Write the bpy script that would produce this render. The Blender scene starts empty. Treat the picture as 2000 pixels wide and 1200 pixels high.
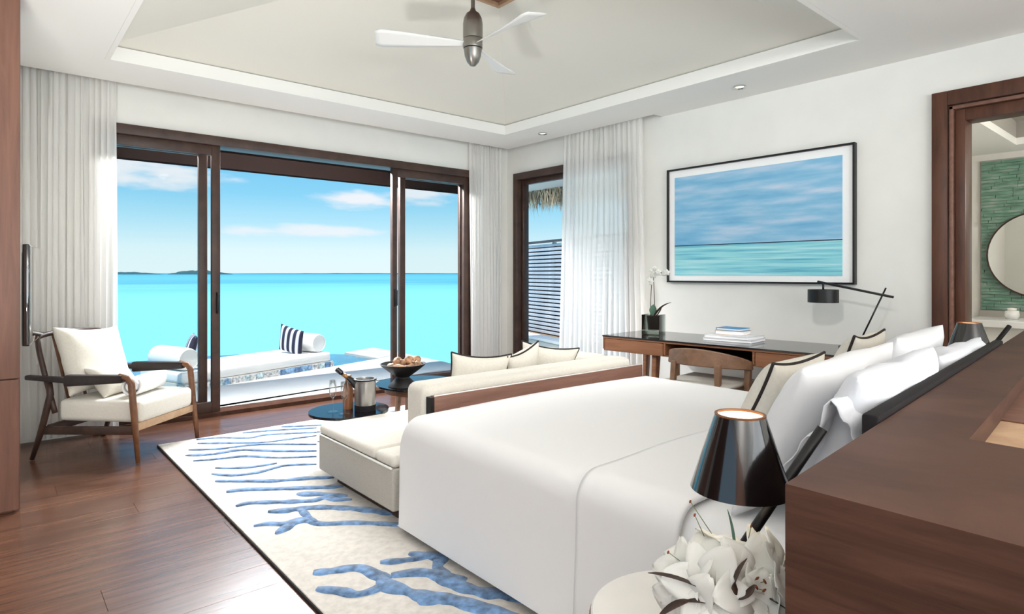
import bpy, bmesh, math, random
from mathutils import Vector, Matrix, noise
random.seed(7)
sc = bpy.context.scene
COL = sc.collection
PI = math.pi
R = math.radians

# ------------------------------------------------------------------ camera
cam_d = bpy.data.cameras.new('camera'); cam = bpy.data.objects.new('camera', cam_d); COL.objects.link(cam)
cam.location = (0, 0, 1.2); cam.rotation_euler = (R(90), 0, R(-40.5))
cam_d.sensor_width = 36; cam_d.sensor_fit = 'HORIZONTAL'; cam_d.lens = 36*1195/2000
cam_d.shift_y = -66/2000; cam_d.clip_start = .02; cam_d.clip_end = 40000
sc.camera = cam
sc.view_settings.view_transform = 'Standard'; sc.view_settings.look = 'None'
sc.view_settings.gamma = 1; sc.view_settings.use_curve_mapping = False
sc.view_settings.exposure = 0.55

def lin(c):
    return tuple((x/255/12.92 if x/255 <= .04045 else ((x/255+.055)/1.055)**2.4) for x in c) + (1,)

# ------------------------------------------------------------------ world sky
w = bpy.data.worlds.new('sky'); sc.world = w; w.use_nodes = True
nt = w.node_tree; N = nt.nodes; L = nt.links; N.clear()
out = N.new('ShaderNodeOutputWorld'); bg = N.new('ShaderNodeBackground'); L.new(bg.outputs[0], out.inputs[0])
tc = N.new('ShaderNodeTexCoord'); sep = N.new('ShaderNodeSeparateXYZ'); L.new(tc.outputs['Generated'], sep.inputs[0])
ramp = N.new('ShaderNodeValToRGB'); L.new(sep.outputs['Z'], ramp.inputs[0])
cr = ramp.color_ramp
cr.elements[0].position = 0; cr.elements[0].color = lin((228, 247, 250))
cr.elements[1].position = 1; cr.elements[1].color = lin((80, 150, 215))
for p, c in ((.035, (222, 246, 252)), (.075, (182, 231, 250)), (.12, (140, 212, 246)), (.20, (110, 190, 235)), (.45, (95, 170, 226))):
    e = cr.elements.new(p); e.color = lin(c)
def wmath(op, a, b=None, v=None):
    n = N.new('ShaderNodeMath'); n.operation = op
    if hasattr(a, 'links'): L.new(a, n.inputs[0])
    else: n.inputs[0].default_value = a
    if b is not None:
        if hasattr(b, 'links'): L.new(b, n.inputs[1])
        else: n.inputs[1].default_value = b
    return n.outputs[0]
az = wmath('ARCTAN2', sep.outputs['X'], sep.outputs['Y'])
mp = N.new('ShaderNodeMapping'); mp.inputs['Scale'].default_value = (6, 6, 22); L.new(tc.outputs['Generated'], mp.inputs[0])
nz = N.new('ShaderNodeTexNoise'); nz.inputs['Scale'].default_value = 2.2; nz.inputs['Detail'].default_value = 7; L.new(mp.outputs[0], nz.inputs['Vector'])
total = None
# cloud banks: azimuth (deg from +Y towards +X), height z, half extents
for a0, z0, ha, hz, amt in ((10.3, .139, 4.8, .020, .95), (27.0, .117, 4.2, .015, .95), (32.6, .125, 3.2, .016, .9), (22.0, .066, 6.0, .010, .8),
                            (60, .16, 7, .03, .9), (-20, .14, 7, .03, .9), (-60, .2, 9, .04, .9), (110, .18, 9, .04, .9), (165, .2, 10, .05, .9), (-120, .17, 10, .04, .9)):
    dx = wmath('DIVIDE', wmath('SUBTRACT', az, R(a0)), R(ha)); dz = wmath('DIVIDE', wmath('SUBTRACT', sep.outputs['Z'], z0), hz)
    d2 = wmath('ADD', wmath('MULTIPLY', dx, dx), wmath('MULTIPLY', dz, dz))
    d2 = wmath('ADD', d2, wmath('MULTIPLY', wmath('SUBTRACT', nz.outputs[0], .5), 4.5))
    m = N.new('ShaderNodeMapRange'); m.interpolation_type = 'SMOOTHSTEP'; L.new(d2, m.inputs[0])
    m.inputs[1].default_value = 1.5; m.inputs[2].default_value = -.2; m.inputs[3].default_value = 0; m.inputs[4].default_value = amt
    total = m.outputs[0] if total is None else wmath('MAXIMUM', total, m.outputs[0])
mix = N.new('ShaderNodeMix'); mix.data_type = 'RGBA'; L.new(total, mix.inputs['Factor']); L.new(ramp.outputs[0], mix.inputs['A'])
mix.inputs['B'].default_value = lin((240, 243, 248)); L.new(mix.outputs['Result'], bg.inputs[0])
bg.inputs[1].default_value = .71

def light(kind, name, loc, energy, rot=(0, 0, 0), color=(1, 1, 1), size=None, sy=None, target=None):
    d = bpy.data.lights.new(name, kind); d.energy = energy; d.color = color
    o = bpy.data.objects.new(name, d); COL.objects.link(o); o.location = loc; o.rotation_euler = rot
    if target is not None: o.rotation_euler = (Vector(target)-Vector(loc)).to_track_quat('-Z', 'Y').to_euler()
    if kind == 'AREA':
        d.shape = 'RECTANGLE'; d.size = size; d.size_y = sy or size
    elif kind == 'SUN': d.angle = R(.6)
    elif size: d.shadow_soft_size = size
    return o
light('SUN', 'sun', (0, 0, 30), 3.3, color=(1, .97, .92), target=(10.5, 6, 0))
# added area fills standing for daylight at made-up rear and side windows
light('AREA', 'rear_fill', (1.0, -4.42, 1.45), 120, rot=(R(90), 0, 0), color=(1, .985, .96), size=6.0, sy=2.2)
light('AREA', 'side_fill', (-3.1, .6, 1.5), 8, rot=(0, R(-90), 0), color=(1, .985, .96), size=2.1, sy=3.0)
# added fill: unseen areas bounced off the ceiling, then spots at the near soffit
light('AREA', 'ceiling_bounce_fill', (-.22, 2.2, .75), 36, rot=(R(180), 0, 0), color=(1, .99, .97), size=.4)
light('AREA', 'ceiling_bounce_fill', (-2.0, -1.6, 1.5), 95, rot=(R(180), 0, 0), color=(1, .985, .97), size=1.2)
light('AREA', 'ceiling_bounce_fill', (1.0, -3.0, 1.5), 150, rot=(R(180), 0, 0), color=(1, .985, .97), size=1.2)
for x_, tx_, ty_, en_ in ((1.1, .9, 4.2, 26), (1.9, 1.9, 4.5, 32), (2.7, 2.8, 4.5, 36), (3.5, 3.6, 4.3, 62)):
    q_ = light('SPOT', 'soffit_fill_spot', (x_, 1.25, 2.60), en_, color=(.98, .99, 1), size=.05, target=(tx_, ty_, 0))  # unseen spot added to brighten the window end of the room
    q_.data.spot_size = R(72); q_.data.spot_blend = 1
q_ = light('SPOT', 'soffit_fill_spot', (1.2, .9, 2.60), 85, color=(1, .98, .95), size=.05, target=(4.6, 3.0, 1.5)); q_.data.spot_size = R(80); q_.data.spot_blend = 1  # unseen spot added to lift the right wall
# added hidden area fill under the eave, pushing window-like light indoors
light('AREA', 'eave_fill', (2.36, 5.98, 2.44), 240, rot=(R(-55), 0, 0), color=(.96, .98, 1), size=2.5, sy=.12)
light('POINT', 'bathroom_fill', (5.7, -.25, 2.0), 34, color=(1, .97, .92), size=.12)  # unseen point fill added to brighten the bathroom

# ------------------------------------------------------------------ materials
MAT = {}
def mat(name):
    m = bpy.data.materials.new(name); m.use_nodes = True; MAT[name] = m
    n = m.node_tree.nodes; b = n['Principled BSDF']; return m, n, m.node_tree.links, b
def plain(name, c, rough=.6, metal=0, spec=.4, noise_amt=0, nscale=40, bump=0, sheen=0, coat=0):
    m, n, l, b = mat(name)
    b.inputs['Base Color'].default_value = lin(c); b.inputs['Roughness'].default_value = rough; b.inputs['Metallic'].default_value = metal
    b.inputs['Specular IOR Level'].default_value = spec; b.inputs['Sheen Weight'].default_value = sheen; b.inputs['Coat Weight'].default_value = coat
    if noise_amt or bump:
        t = n.new('ShaderNodeTexCoord'); z = n.new('ShaderNodeTexNoise'); z.inputs['Scale'].default_value = nscale; z.inputs['Detail'].default_value = 5
        l.new(t.outputs['Object'], z.inputs['Vector'])
        if noise_amt:
            r = n.new('ShaderNodeValToRGB'); l.new(z.outputs[0], r.inputs[0])
            r.color_ramp.elements[0].position = .3; r.color_ramp.elements[1].position = .7
            r.color_ramp.elements[0].color = lin([x*(1-noise_amt) for x in c]); r.color_ramp.elements[1].color = lin([min(255, x*(1+noise_amt)) for x in c])
            l.new(r.outputs[0], b.inputs['Base Color'])
        if bump:
            bp = n.new('ShaderNodeBump'); bp.inputs['Strength'].default_value = bump; bp.inputs['Distance'].default_value = .01
            l.new(z.outputs[0], bp.inputs['Height']); l.new(bp.outputs[0], b.inputs['Normal'])
    return m
def wood(name, c0, c1, scale=(1, 14, 14), rough=.4, rand=0, spec=.4, bump=.06):
    m, n, l, b = mat(name)
    t = n.new('ShaderNodeTexCoord'); mp = n.new('ShaderNodeMapping'); mp.inputs['Scale'].default_value = scale
    l.new(t.outputs['Object'], mp.inputs[0])
    oi = n.new('ShaderNodeObjectInfo'); mu = n.new('ShaderNodeMath'); mu.operation = 'MULTIPLY'; mu.inputs[1].default_value = 40 if rand else 0
    l.new(oi.outputs['Random'], mu.inputs[0]); l.new(mu.outputs[0], mp.inputs['Location'])
    z = n.new('ShaderNodeTexNoise'); z.inputs['Scale'].default_value = 2.0; z.inputs['Detail'].default_value = 9; z.inputs['Roughness'].default_value = .62; z.inputs['Distortion'].default_value = .6
    l.new(mp.outputs[0], z.inputs['Vector'])
    r = n.new('ShaderNodeValToRGB'); l.new(z.outputs[0], r.inputs[0])
    r.color_ramp.elements[0].position = .28; r.color_ramp.elements[1].position = .72
    r.color_ramp.elements[0].color = lin(c0); r.color_ramp.elements[1].color = lin(c1)
    h = n.new('ShaderNodeHueSaturation'); l.new(r.outputs[0], h.inputs['Color'])
    mr = n.new('ShaderNodeMapRange'); l.new(oi.outputs['Random'], mr.inputs[0]); mr.inputs[3].default_value = 1-rand; mr.inputs[4].default_value = 1+rand
    l.new(mr.outputs[0], h.inputs['Value']); l.new(h.outputs[0], b.inputs['Base Color'])
    b.inputs['Roughness'].default_value = rough; b.inputs['Specular IOR Level'].default_value = spec
    bp = n.new('ShaderNodeBump'); bp.inputs['Strength'].default_value = bump; bp.inputs['Distance'].default_value = .01
    l.new(z.outputs[0], bp.inputs['Height']); l.new(bp.outputs[0], b.inputs['Normal'])
    return m
plain('wall_paint', (236, 235, 230), .9, noise_amt=.012, nscale=3, spec=.1)
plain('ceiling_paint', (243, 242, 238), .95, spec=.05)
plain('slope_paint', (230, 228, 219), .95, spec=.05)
wood('floor_oak', (74, 46, 33), (114, 77, 58), (1.2, 16, 16), .26, rand=.10, spec=.6, bump=.03)
wood('frame_wood', (58, 42, 36), (84, 62, 54), (3, 3, 3), .45)
wood('door_wood', (66, 39, 27), (100, 62, 45), (9, 9, 1.2), .42)
wood('wardrobe_wood', (96, 64, 50), (128, 88, 71), (12, 12, .8), .5)
wood('console_wood', (62, 40, 30), (96, 66, 53), (2.2, 1.5, 20), .5, spec=.25)
wood('sofa_wood', (112, 78, 64), (140, 102, 88), (1.2, 14, 14), .4)
wood('desk_wood', (120, 78, 52), (152, 104, 74), (1.2, 14, 14), .4)
wood('chair_wood', (84, 54, 36), (136, 92, 62), (6, 6, 6), .42)
wood('sill_wood', (66, 46, 38), (88, 64, 54), (6, 6, 6), 1, spec=0)
wood('dark_wood', (48, 32, 26), (74, 50, 40), (6, 6, 6), .42)
wood('stool_wood', (100, 72, 54), (146, 112, 88), (4, 4, 4), .42)
wood('tan_wood', (168, 134, 104), (196, 164, 132), (6, 6, 6), .6)
plain('black_strap', (38, 28, 26), .5, noise_amt=.15, nscale=60)
plain('cream_fabric', (220, 215, 204), .95, noise_amt=.02, nscale=90, bump=.05, spec=.1, sheen=.1)
plain('beige_fabric', (222, 216, 204), .95, noise_amt=.02, nscale=80, bump=.06, spec=.1)
plain('grey_fabric', (182, 177, 168), .95, noise_amt=.05, nscale=220, bump=.08, spec=.1)
plain('white_linen', (240, 239, 238), .9, spec=.1, sheen=.05)
plain('white_pillow', (228, 228, 229), .9, spec=.1, bump=.12, nscale=7)
plain('crumpled_white', (224, 226, 231), .85, spec=.15, bump=.55, nscale=9)
plain('piping_dark', (42, 34, 32), .8)
plain('piping_white', (236, 234, 228), .8)
plain('black_lacquer', (14, 11, 12), .12, spec=.6, coat=.4)
plain('black_metal', (18, 16, 17), .4, spec=.4)
plain('black_leather', (32, 28, 30), .65, spec=.2, noise_amt=.1, nscale=70)
plain('shade_inner', (250, 248, 240), .8)
plain('copper_rim', (140, 88, 52), .4, metal=.7)
plain('marble', (232, 229, 224), .35, noise_amt=.02, nscale=6)
plain('black_glass', (26, 25, 29), .08, spec=.6)
plain('steel', (168, 165, 162), .28, metal=.9)
plain('brushed_nickel', (150, 146, 140), .36, metal=.9)
plain('fan_white', (240, 240, 238), .5)
plain('chrome', (210, 210, 210), .12, metal=1)
plain('rug_pile', (212, 206, 197), 1, noise_amt=.05, nscale=35, bump=.25, spec=.05, sheen=.2)
plain('rug_blue', (100, 130, 166), .95, noise_amt=.3, nscale=24, bump=.3, spec=.1, sheen=.3)
plain('rug_edge', (38, 34, 34), .95)
m, n, l, b = mat('petal'); b.inputs['Base Color'].default_value = lin((250, 249, 245)); b.inputs['Roughness'].default_value = .7; b.inputs['Specular IOR Level'].default_value = .15
tl_p = n.new('ShaderNodeBsdfTranslucent'); tl_p.inputs[0].default_value = lin((250, 249, 242)); mx_p = n.new('ShaderNodeMixShader'); mx_p.inputs[0].default_value = .4
l.new(b.outputs[0], mx_p.inputs[1]); l.new(tl_p.outputs[0], mx_p.inputs[2]); l.new(mx_p.outputs[0], n['Material Output'].inputs[0])
plain('anther', (120, 62, 34), .8)
plain('leaf_dark', (62, 44, 36), .5)
plain('bowl_black', (16, 14, 14), .5)
plain('leaf_green', (92, 122, 104), .5)
plain('stem_green', (128, 140, 100), .6)
plain('shell_brown', (158, 122, 94), .6, noise_amt=.45, nscale=28, bump=.2)
plain('bottle_dark', (30, 26, 26), .2, spec=.6)
plain('bottle_tan', (140, 92, 60), .35)
plain('gold_foil', (166, 122, 78), .35, metal=.5)
plain('book_blue', (58, 140, 190), .5)
plain('book_beige', (206, 184, 160), .6)
plain('book_white', (232, 232, 234), .5)
plain('paper', (252, 252, 252), .9)
plain('towel', (244, 243, 242), 1, bump=.3, nscale=120, spec=.05)
plain('deck_white', (208, 205, 198), .85, noise_amt=.02, nscale=4)
plain('outdoor_fabric', (238, 237, 234), .95)
plain('soffit_dark', (44, 35, 33), 1, spec=0)
plain('fence_wood', (214, 214, 220), .8, noise_amt=.06, nscale=6)
plain('fence_dark', (92, 88, 92), .85)
plain('thatch', (176, 160, 138), 1, noise_amt=.25, nscale=9)
plain('tile_joint', (150, 155, 160), .8)
plain('island', (52, 92, 98), 1)
plain('bath_wall', (226, 224, 218), .85)
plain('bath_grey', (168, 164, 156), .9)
plain('orchid_pot', (34, 30, 30), .5)
plain('tv_black', (22, 22, 25), .06, spec=1, coat=1)
plain('ceramic', (240, 240, 238), .2)
plain('mirror_glass', (236, 236, 234), .04, metal=1)

def emissive(name, c, s):
    m, n, l, b = mat(name); b.inputs['Base Color'].default_value = lin(c); b.inputs['Emission Color'].default_value = lin(c); b.inputs['Emission Strength'].default_value = s
emissive('lamp_glow', (255, 246, 228), .5)
emissive('bulb', (255, 240, 214), 8)

def glassy(name, tint, refl=.06, rough=0, k=1):
    m, n, l, b = mat(name); n.remove(b)
    o = n['Material Output']; t = n.new('ShaderNodeBsdfTransparent'); t.inputs[0].default_value = tint+(1,)
    g = n.new('ShaderNodeBsdfGlossy'); g.inputs['Roughness'].default_value = rough
    f = n.new('ShaderNodeFresnel'); f.inputs[0].default_value = 1.3
    a = n.new('ShaderNodeMath'); a.operation = 'MULTIPLY_ADD'; a.inputs[1].default_value = k; a.inputs[2].default_value = max(0, refl-.02); l.new(f.outputs[0], a.inputs[0])
    x = n.new('ShaderNodeMixShader'); l.new(a.outputs[0], x.inputs[0]); l.new(t.outputs[0], x.inputs[1]); l.new(g.outputs[0], x.inputs[2]); l.new(x.outputs[0], o.inputs[0])
glassy('window_glass', (.975, .985, .985), .0, k=.05)
glassy('clear_glass', (.985, .99, .985), .05, k=.5)
glassy('vase_glass', (.86, .90, .88), .08)

m, n, l, b = mat('sheer'); n.remove(b)                                # sheer curtain voile
o_ = n['Material Output']; t_ = n.new('ShaderNodeBsdfTransparent'); d_ = n.new('ShaderNodeBsdfDiffuse'); d_.inputs[0].default_value = lin((250, 249, 247))
tl = n.new('ShaderNodeBsdfTranslucent'); tl.inputs[0].default_value = lin((255, 250, 244))
x1 = n.new('ShaderNodeMixShader'); x1.inputs[0].default_value = .36; l.new(d_.outputs[0], x1.inputs[1]); l.new(tl.outputs[0], x1.inputs[2])
x2 = n.new('ShaderNodeMixShader'); lw = n.new('ShaderNodeLayerWeight'); lw.inputs[0].default_value = .35
mr = n.new('ShaderNodeMapRange'); l.new(lw.outputs['Facing'], mr.inputs[0]); mr.inputs[3].default_value = .85; mr.inputs[4].default_value = .98
l.new(mr.outputs[0], x2.inputs[0]); l.new(t_.outputs[0], x2.inputs[1]); l.new(x1.outputs[0], x2.inputs[2]); l.new(x2.outputs[0], o_.inputs[0])

m, n, l, b = mat('sea_water')
g = n.new('ShaderNodeNewGeometry'); s = n.new('ShaderNodeSeparateXYZ'); l.new(g.outputs['Position'], s.inputs[0])
ln = n.new('ShaderNodeVectorMath'); ln.operation = 'LENGTH'; l.new(g.outputs['Position'], ln.inputs[0])
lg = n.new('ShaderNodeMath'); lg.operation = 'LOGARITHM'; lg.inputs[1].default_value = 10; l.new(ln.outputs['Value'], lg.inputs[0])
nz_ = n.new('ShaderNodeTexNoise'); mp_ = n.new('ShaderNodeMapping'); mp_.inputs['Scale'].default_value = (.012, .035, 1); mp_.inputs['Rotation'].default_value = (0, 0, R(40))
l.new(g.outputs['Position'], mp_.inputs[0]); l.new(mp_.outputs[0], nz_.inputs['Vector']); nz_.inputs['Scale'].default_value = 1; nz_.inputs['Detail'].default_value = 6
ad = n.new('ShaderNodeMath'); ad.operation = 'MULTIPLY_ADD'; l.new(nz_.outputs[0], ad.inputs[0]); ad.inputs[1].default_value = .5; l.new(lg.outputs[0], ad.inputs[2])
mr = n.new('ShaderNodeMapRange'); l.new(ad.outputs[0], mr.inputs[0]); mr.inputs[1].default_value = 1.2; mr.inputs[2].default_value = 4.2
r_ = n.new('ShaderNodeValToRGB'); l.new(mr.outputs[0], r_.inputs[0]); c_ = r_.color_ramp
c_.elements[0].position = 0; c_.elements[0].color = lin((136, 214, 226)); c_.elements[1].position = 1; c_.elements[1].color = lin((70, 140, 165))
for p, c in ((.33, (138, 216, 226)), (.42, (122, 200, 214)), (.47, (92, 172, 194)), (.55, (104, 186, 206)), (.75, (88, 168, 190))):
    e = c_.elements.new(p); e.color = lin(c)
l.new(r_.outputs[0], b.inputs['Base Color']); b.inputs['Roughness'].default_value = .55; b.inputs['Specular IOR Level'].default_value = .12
plain('pool_water', (62, 140, 168), .12, spec=.25, noise_amt=.12, nscale=3)

m, n, l, b = mat('seascape_print')                                    # printed picture: z up, y across
t = n.new('ShaderNodeTexCoord'); s = n.new('ShaderNodeSeparateXYZ'); l.new(t.outputs['Generated'], s.inputs[0])
mp_ = n.new('ShaderNodeMapping'); mp_.inputs['Scale'].default_value = (1, 2.0, 9); l.new(t.outputs['Generated'], mp_.inputs[0])
z = n.new('ShaderNodeTexNoise'); z.inputs['Scale'].default_value = 1.3; z.inputs['Detail'].default_value = 4; l.new(mp_.outputs[0], z.inputs['Vector'])
mp2 = n.new('ShaderNodeMapping'); mp2.inputs['Scale'].default_value = (1, 1.6, 30); l.new(t.outputs['Generated'], mp2.inputs[0])
z2 = n.new('ShaderNodeTexNoise'); z2.inputs['Scale'].default_value = 1.2; z2.inputs['Detail'].default_value = 3; l.new(mp2.outputs[0], z2.inputs['Vector'])
def rampn(src, pts):
    r = n.new('ShaderNodeValToRGB'); l.new(src, r.inputs[0]); e = r.color_ramp.elements
    e[0].position, e[0].color = pts[0][0], lin(pts[0][1]); e[1].position, e[1].color = pts[-1][0], lin(pts[-1][1])
    for p, c in pts[1:-1]:
        k = e.new(p); k.color = lin(c)
    return r.outputs[0]
sky = rampn(z.outputs[0], [(.3, (112, 176, 218)), (.48, (140, 194, 226)), (.62, (176, 206, 232)), (.75, (212, 220, 236))])
sea = rampn(z2.outputs[0], [(.3, (80, 168, 198)), (.42, (128, 204, 222)), (.55, (158, 224, 230)), (.7, (196, 232, 244))])
def cmpn(th, greater=True):
    k = n.new('ShaderNodeMath'); k.operation = 'GREATER_THAN'; l.new(s.outputs['Z'], k.inputs[0]); k.inputs[1].default_value = th; return k.outputs[0]
def mixc(f, a, bcol):
    k = n.new('ShaderNodeMix'); k.data_type = 'RGBA'; l.new(f, k.inputs['Factor'])
    for sock, v in (('A', a), ('B', bcol)):
        if isinstance(v, tuple): k.inputs[sock].default_value = v
        else: l.new(v, k.inputs[sock])
    return k.outputs['Result']
c1 = mixc(cmpn(.297), sea, lin((36, 44, 74))); c2 = mixc(cmpn(.306), c1, sky); l.new(c2, b.inputs['Base Color'])
b.inputs['Roughness'].default_value = .5; b.inputs['Specular IOR Level'].default_value = .3

m, n, l, b = mat('striped_fabric')
t = n.new('ShaderNodeTexCoord'); wv = n.new('ShaderNodeTexWave'); wv.inputs['Scale'].default_value = 3.6; wv.bands_direction = 'X'; l.new(t.outputs['Object'], wv.inputs['Vector'])
r_ = n.new('ShaderNodeValToRGB'); l.new(wv.outputs[0], r_.inputs[0]); r_.color_ramp.interpolation = 'CONSTANT'
e = r_.color_ramp.elements; e[0].position, e[0].color = 0, lin((46, 44, 62)); e[1].position, e[1].color = .62, lin((226, 224, 226)); k = e.new(.4); k.color = lin((96, 112, 150))
l.new(r_.outputs[0], b.inputs['Base Color']); b.inputs['Roughness'].default_value = .95
for nm, c in (('tile_a', (122, 156, 188)), ('tile_b', (168, 186, 200)), ('tile_c', (86, 116, 152)), ('tile_d', (188, 192, 196))):
    plain(nm, c, .4, noise_amt=.35, nscale=30)
m, n, l, b = mat('green_tile')
t = n.new('ShaderNodeTexCoord'); mp_ = n.new('ShaderNodeMapping'); mp_.inputs['Scale'].default_value = (1, 3, 16); l.new(t.outputs['Object'], mp_.inputs[0])
z = n.new('ShaderNodeTexNoise'); z.inputs['Scale'].default_value = 2; z.inputs['Detail'].default_value = 4; l.new(mp_.outputs[0], z.inputs['Vector'])
l.new(rampn(z.outputs[0], [(.3, (84, 116, 104)), (.5, (112, 152, 132)), (.68, (150, 168, 158)), (.75, (176, 176, 186))]), b.inputs['Base Color']); b.inputs['Roughness'].default_value = .25

# ------------------------------------------------------------------ mesh helpers
class M:
    def __init__(s): s.v = []; s.f = []
    def add(s, vs, fs, mtx=None):
        o = len(s.v)
        s.v += [tuple(mtx @ Vector(v)) if mtx is not None else tuple(v) for v in vs]
        s.f += [tuple(i+o for i in f) for f in fs]; return s
    def frombm(s, bm, mtx=None):
        bm.verts.index_update(); s.add([v.co.copy() for v in bm.verts], [[v.index for v in f.verts] for f in bm.faces], mtx); bm.free(); return s
    def box(s, x0, x1, y0, y1, z0, z1, bev=0, seg=2, mtx=None):
        bm = bmesh.new(); bmesh.ops.create_cube(bm, size=1)
        for v in bm.verts: v.co = Vector(((x0+x1)/2+v.co.x*(x1-x0), (y0+y1)/2+v.co.y*(y1-y0), (z0+z1)/2+v.co.z*(z1-z0)))
        if bev: bmesh.ops.bevel(bm, geom=bm.edges[:], offset=bev, segments=seg, affect='EDGES', profile=.5)
        return s.frombm(bm, mtx)
    def prism(s, poly, z0, z1, bev=0, seg=2):
        bm = bmesh.new(); a = [bm.verts.new((x, y, z0)) for x, y in poly]; c = [bm.verts.new((x, y, z1)) for x, y in poly]; k = len(poly)
        bm.faces.new(a[::-1]); bm.faces.new(c)
        for i in range(k): bm.faces.new((a[i], a[(i+1) % k], c[(i+1) % k], c[i]))
        bmesh.ops.recalc_face_normals(bm, faces=bm.faces[:])
        if bev: bmesh.ops.bevel(bm, geom=bm.edges[:], offset=bev, segments=seg, affect='EDGES', profile=.5)
        return s.frombm(bm)
    def beam(s, p0, p1, w0, h0, w1=None, h1=None, up=(0, 0, 1), bev=.004):
        p0, p1 = Vector(p0), Vector(p1); w1 = w0 if w1 is None else w1; h1 = h0 if h1 is None else h1
        d = (p1-p0).normalized(); up = Vector(up)
        if abs(d.dot(up)) > .98: up = Vector((1, 0, 0))
        sx = d.cross(up).normalized(); sy = sx.cross(d).normalized()
        bm = bmesh.new(); q = []
        for p, ww, hh in ((p0, w0, h0), (p1, w1, h1)):
            q.append([bm.verts.new(p+sx*a*ww/2+sy*c*hh/2) for a, c in ((-1, -1), (1, -1), (1, 1), (-1, 1))])
        bm.faces.new(q[0][::-1]); bm.faces.new(q[1])
        for i in range(4): bm.faces.new((q[0][i], q[0][(i+1) % 4], q[1][(i+1) % 4], q[1][i]))
        bmesh.ops.recalc_face_normals(bm, faces=bm.faces[:])
        if bev: bmesh.ops.bevel(bm, geom=bm.edges[:], offset=min(bev, min(w0, h0, w1, h1)*.3), segments=2, affect='EDGES', profile=.5)
        return s.frombm(bm)
    def tube(s, pts, r, k=10, closed=False, flat=1, upv=(0, 0, 1)):
        pts = [Vector(p) for p in pts]; nn = len(pts); rs = r if isinstance(r, (list, tuple)) else [r]*nn
        o = len(s.v); prev = None
        for i, p in enumerate(pts):
            if closed: d = pts[(i+1) % nn]-pts[i-1]
            else: d = pts[min(i+1, nn-1)]-pts[max(i-1, 0)]
            d.normalize()
            if prev is None:
                u = Vector(upv); u = u if abs(d.dot(u)) < .95 else Vector((1, 0, 0)); a = d.cross(u).normalized()
            else: a = (prev-d*prev.dot(d)).normalized()
            prev = a; c = d.cross(a)
            for j in range(k):
                t = 2*PI*j/k; s.v.append(tuple(p+(a*math.cos(t)+c*math.sin(t)*flat)*rs[i]))
        for i in range(nn if closed else nn-1):
            i2 = (i+1) % nn
            for j in range(k): s.f.append((o+i*k+j, o+i*k+(j+1) % k, o+i2*k+(j+1) % k, o+i2*k+j))
        if not closed:
            s.f.append(tuple(o+j for j in range(k))[::-1]); s.f.append(tuple(o+(nn-1)*k+j for j in range(k)))
        return s
    def lathe(s, prof, k=32, c=(0, 0, 0), mtx=None):
        vs = []; fs = []
        for r, z in prof:
            for j in range(k): t = 2*PI*j/k; vs.append((c[0]+r*math.cos(t), c[1]+r*math.sin(t), c[2]+z))
        for i in range(len(prof)-1):
            for j in range(k): fs.append((i*k+j, i*k+(j+1) % k, (i+1)*k+(j+1) % k, (i+1)*k+j))
        if prof[0][0] > 1e-5: fs.append(tuple(range(k))[::-1]) if prof[0][0] > 0 and s_close(prof, 0) else None
        if s_close(prof, -1): fs.append(tuple((len(prof)-1)*k+j for j in range(k)))
        return s.add(vs, [f for f in fs if f], mtx)
    def build(s, name, m, parent=None, smooth=False, world=False):
        me = bpy.data.meshes.new(name)
        vs = s.v
        if world and parent is not None:
            off = parent.location.copy(); q_ = parent.parent
            while q_ is not None: off = off+q_.location; q_ = q_.parent
            vs = [(a-off.x, b_-off.y, c-off.z) for a, b_, c in vs]
        me.from_pydata(vs, [], s.f); me.update()
        bm = bmesh.new(); bm.from_mesh(me); bmesh.ops.recalc_face_normals(bm, faces=bm.faces[:]); bm.to_mesh(me); bm.free()
        if smooth: me.shade_smooth() if smooth is True else me.shade_auto_smooth(angle=smooth) if hasattr(me, 'shade_auto_smooth') else me.shade_smooth()
        if m: me.materials.append(MAT[m])
        o = bpy.data.objects.new(name, me); COL.objects.link(o)
        if parent is not None: o.parent = parent
        if smooth == 'a' or isinstance(smooth, float): autosm(me)
        return o
def s_close(prof, i): return prof[i][0] > 1e-5 and prof[0] != prof[-1]
def autosm(me, ang=R(35)):
    me.shade_smooth(); bm = bmesh.new(); bm.from_mesh(me)
    for e in bm.edges:
        e.smooth = len(e.link_faces) == 2 and e.calc_face_angle(0) < ang
    bm.to_mesh(me); bm.free()
def tag(o, label=None, cat=None, group=None, kind=None):
    if label: o['label'] = label
    if cat: o['category'] = cat
    if group: o['group'] = group
    if kind: o['kind'] = kind
    return o
def thing(name, label, cat, loc=(0, 0, 0), rz=0, group=None):
    o = bpy.data.objects.new(name, None); o.empty_display_size = .05; COL.objects.link(o); o.location = loc; o.rotation_euler = (0, 0, rz)
    return tag(o, label, cat, group)
def structure(name, label=None):
    o = bpy.data.objects.new(name, None); COL.objects.link(o); return tag(o, label, kind='structure')
def copy_tree(o, parent=None):
    c = o.copy(); COL.objects.link(c); c.parent = parent
    for ch in list(o.children): copy_tree(ch, c)
    return c
A = 'a'

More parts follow.
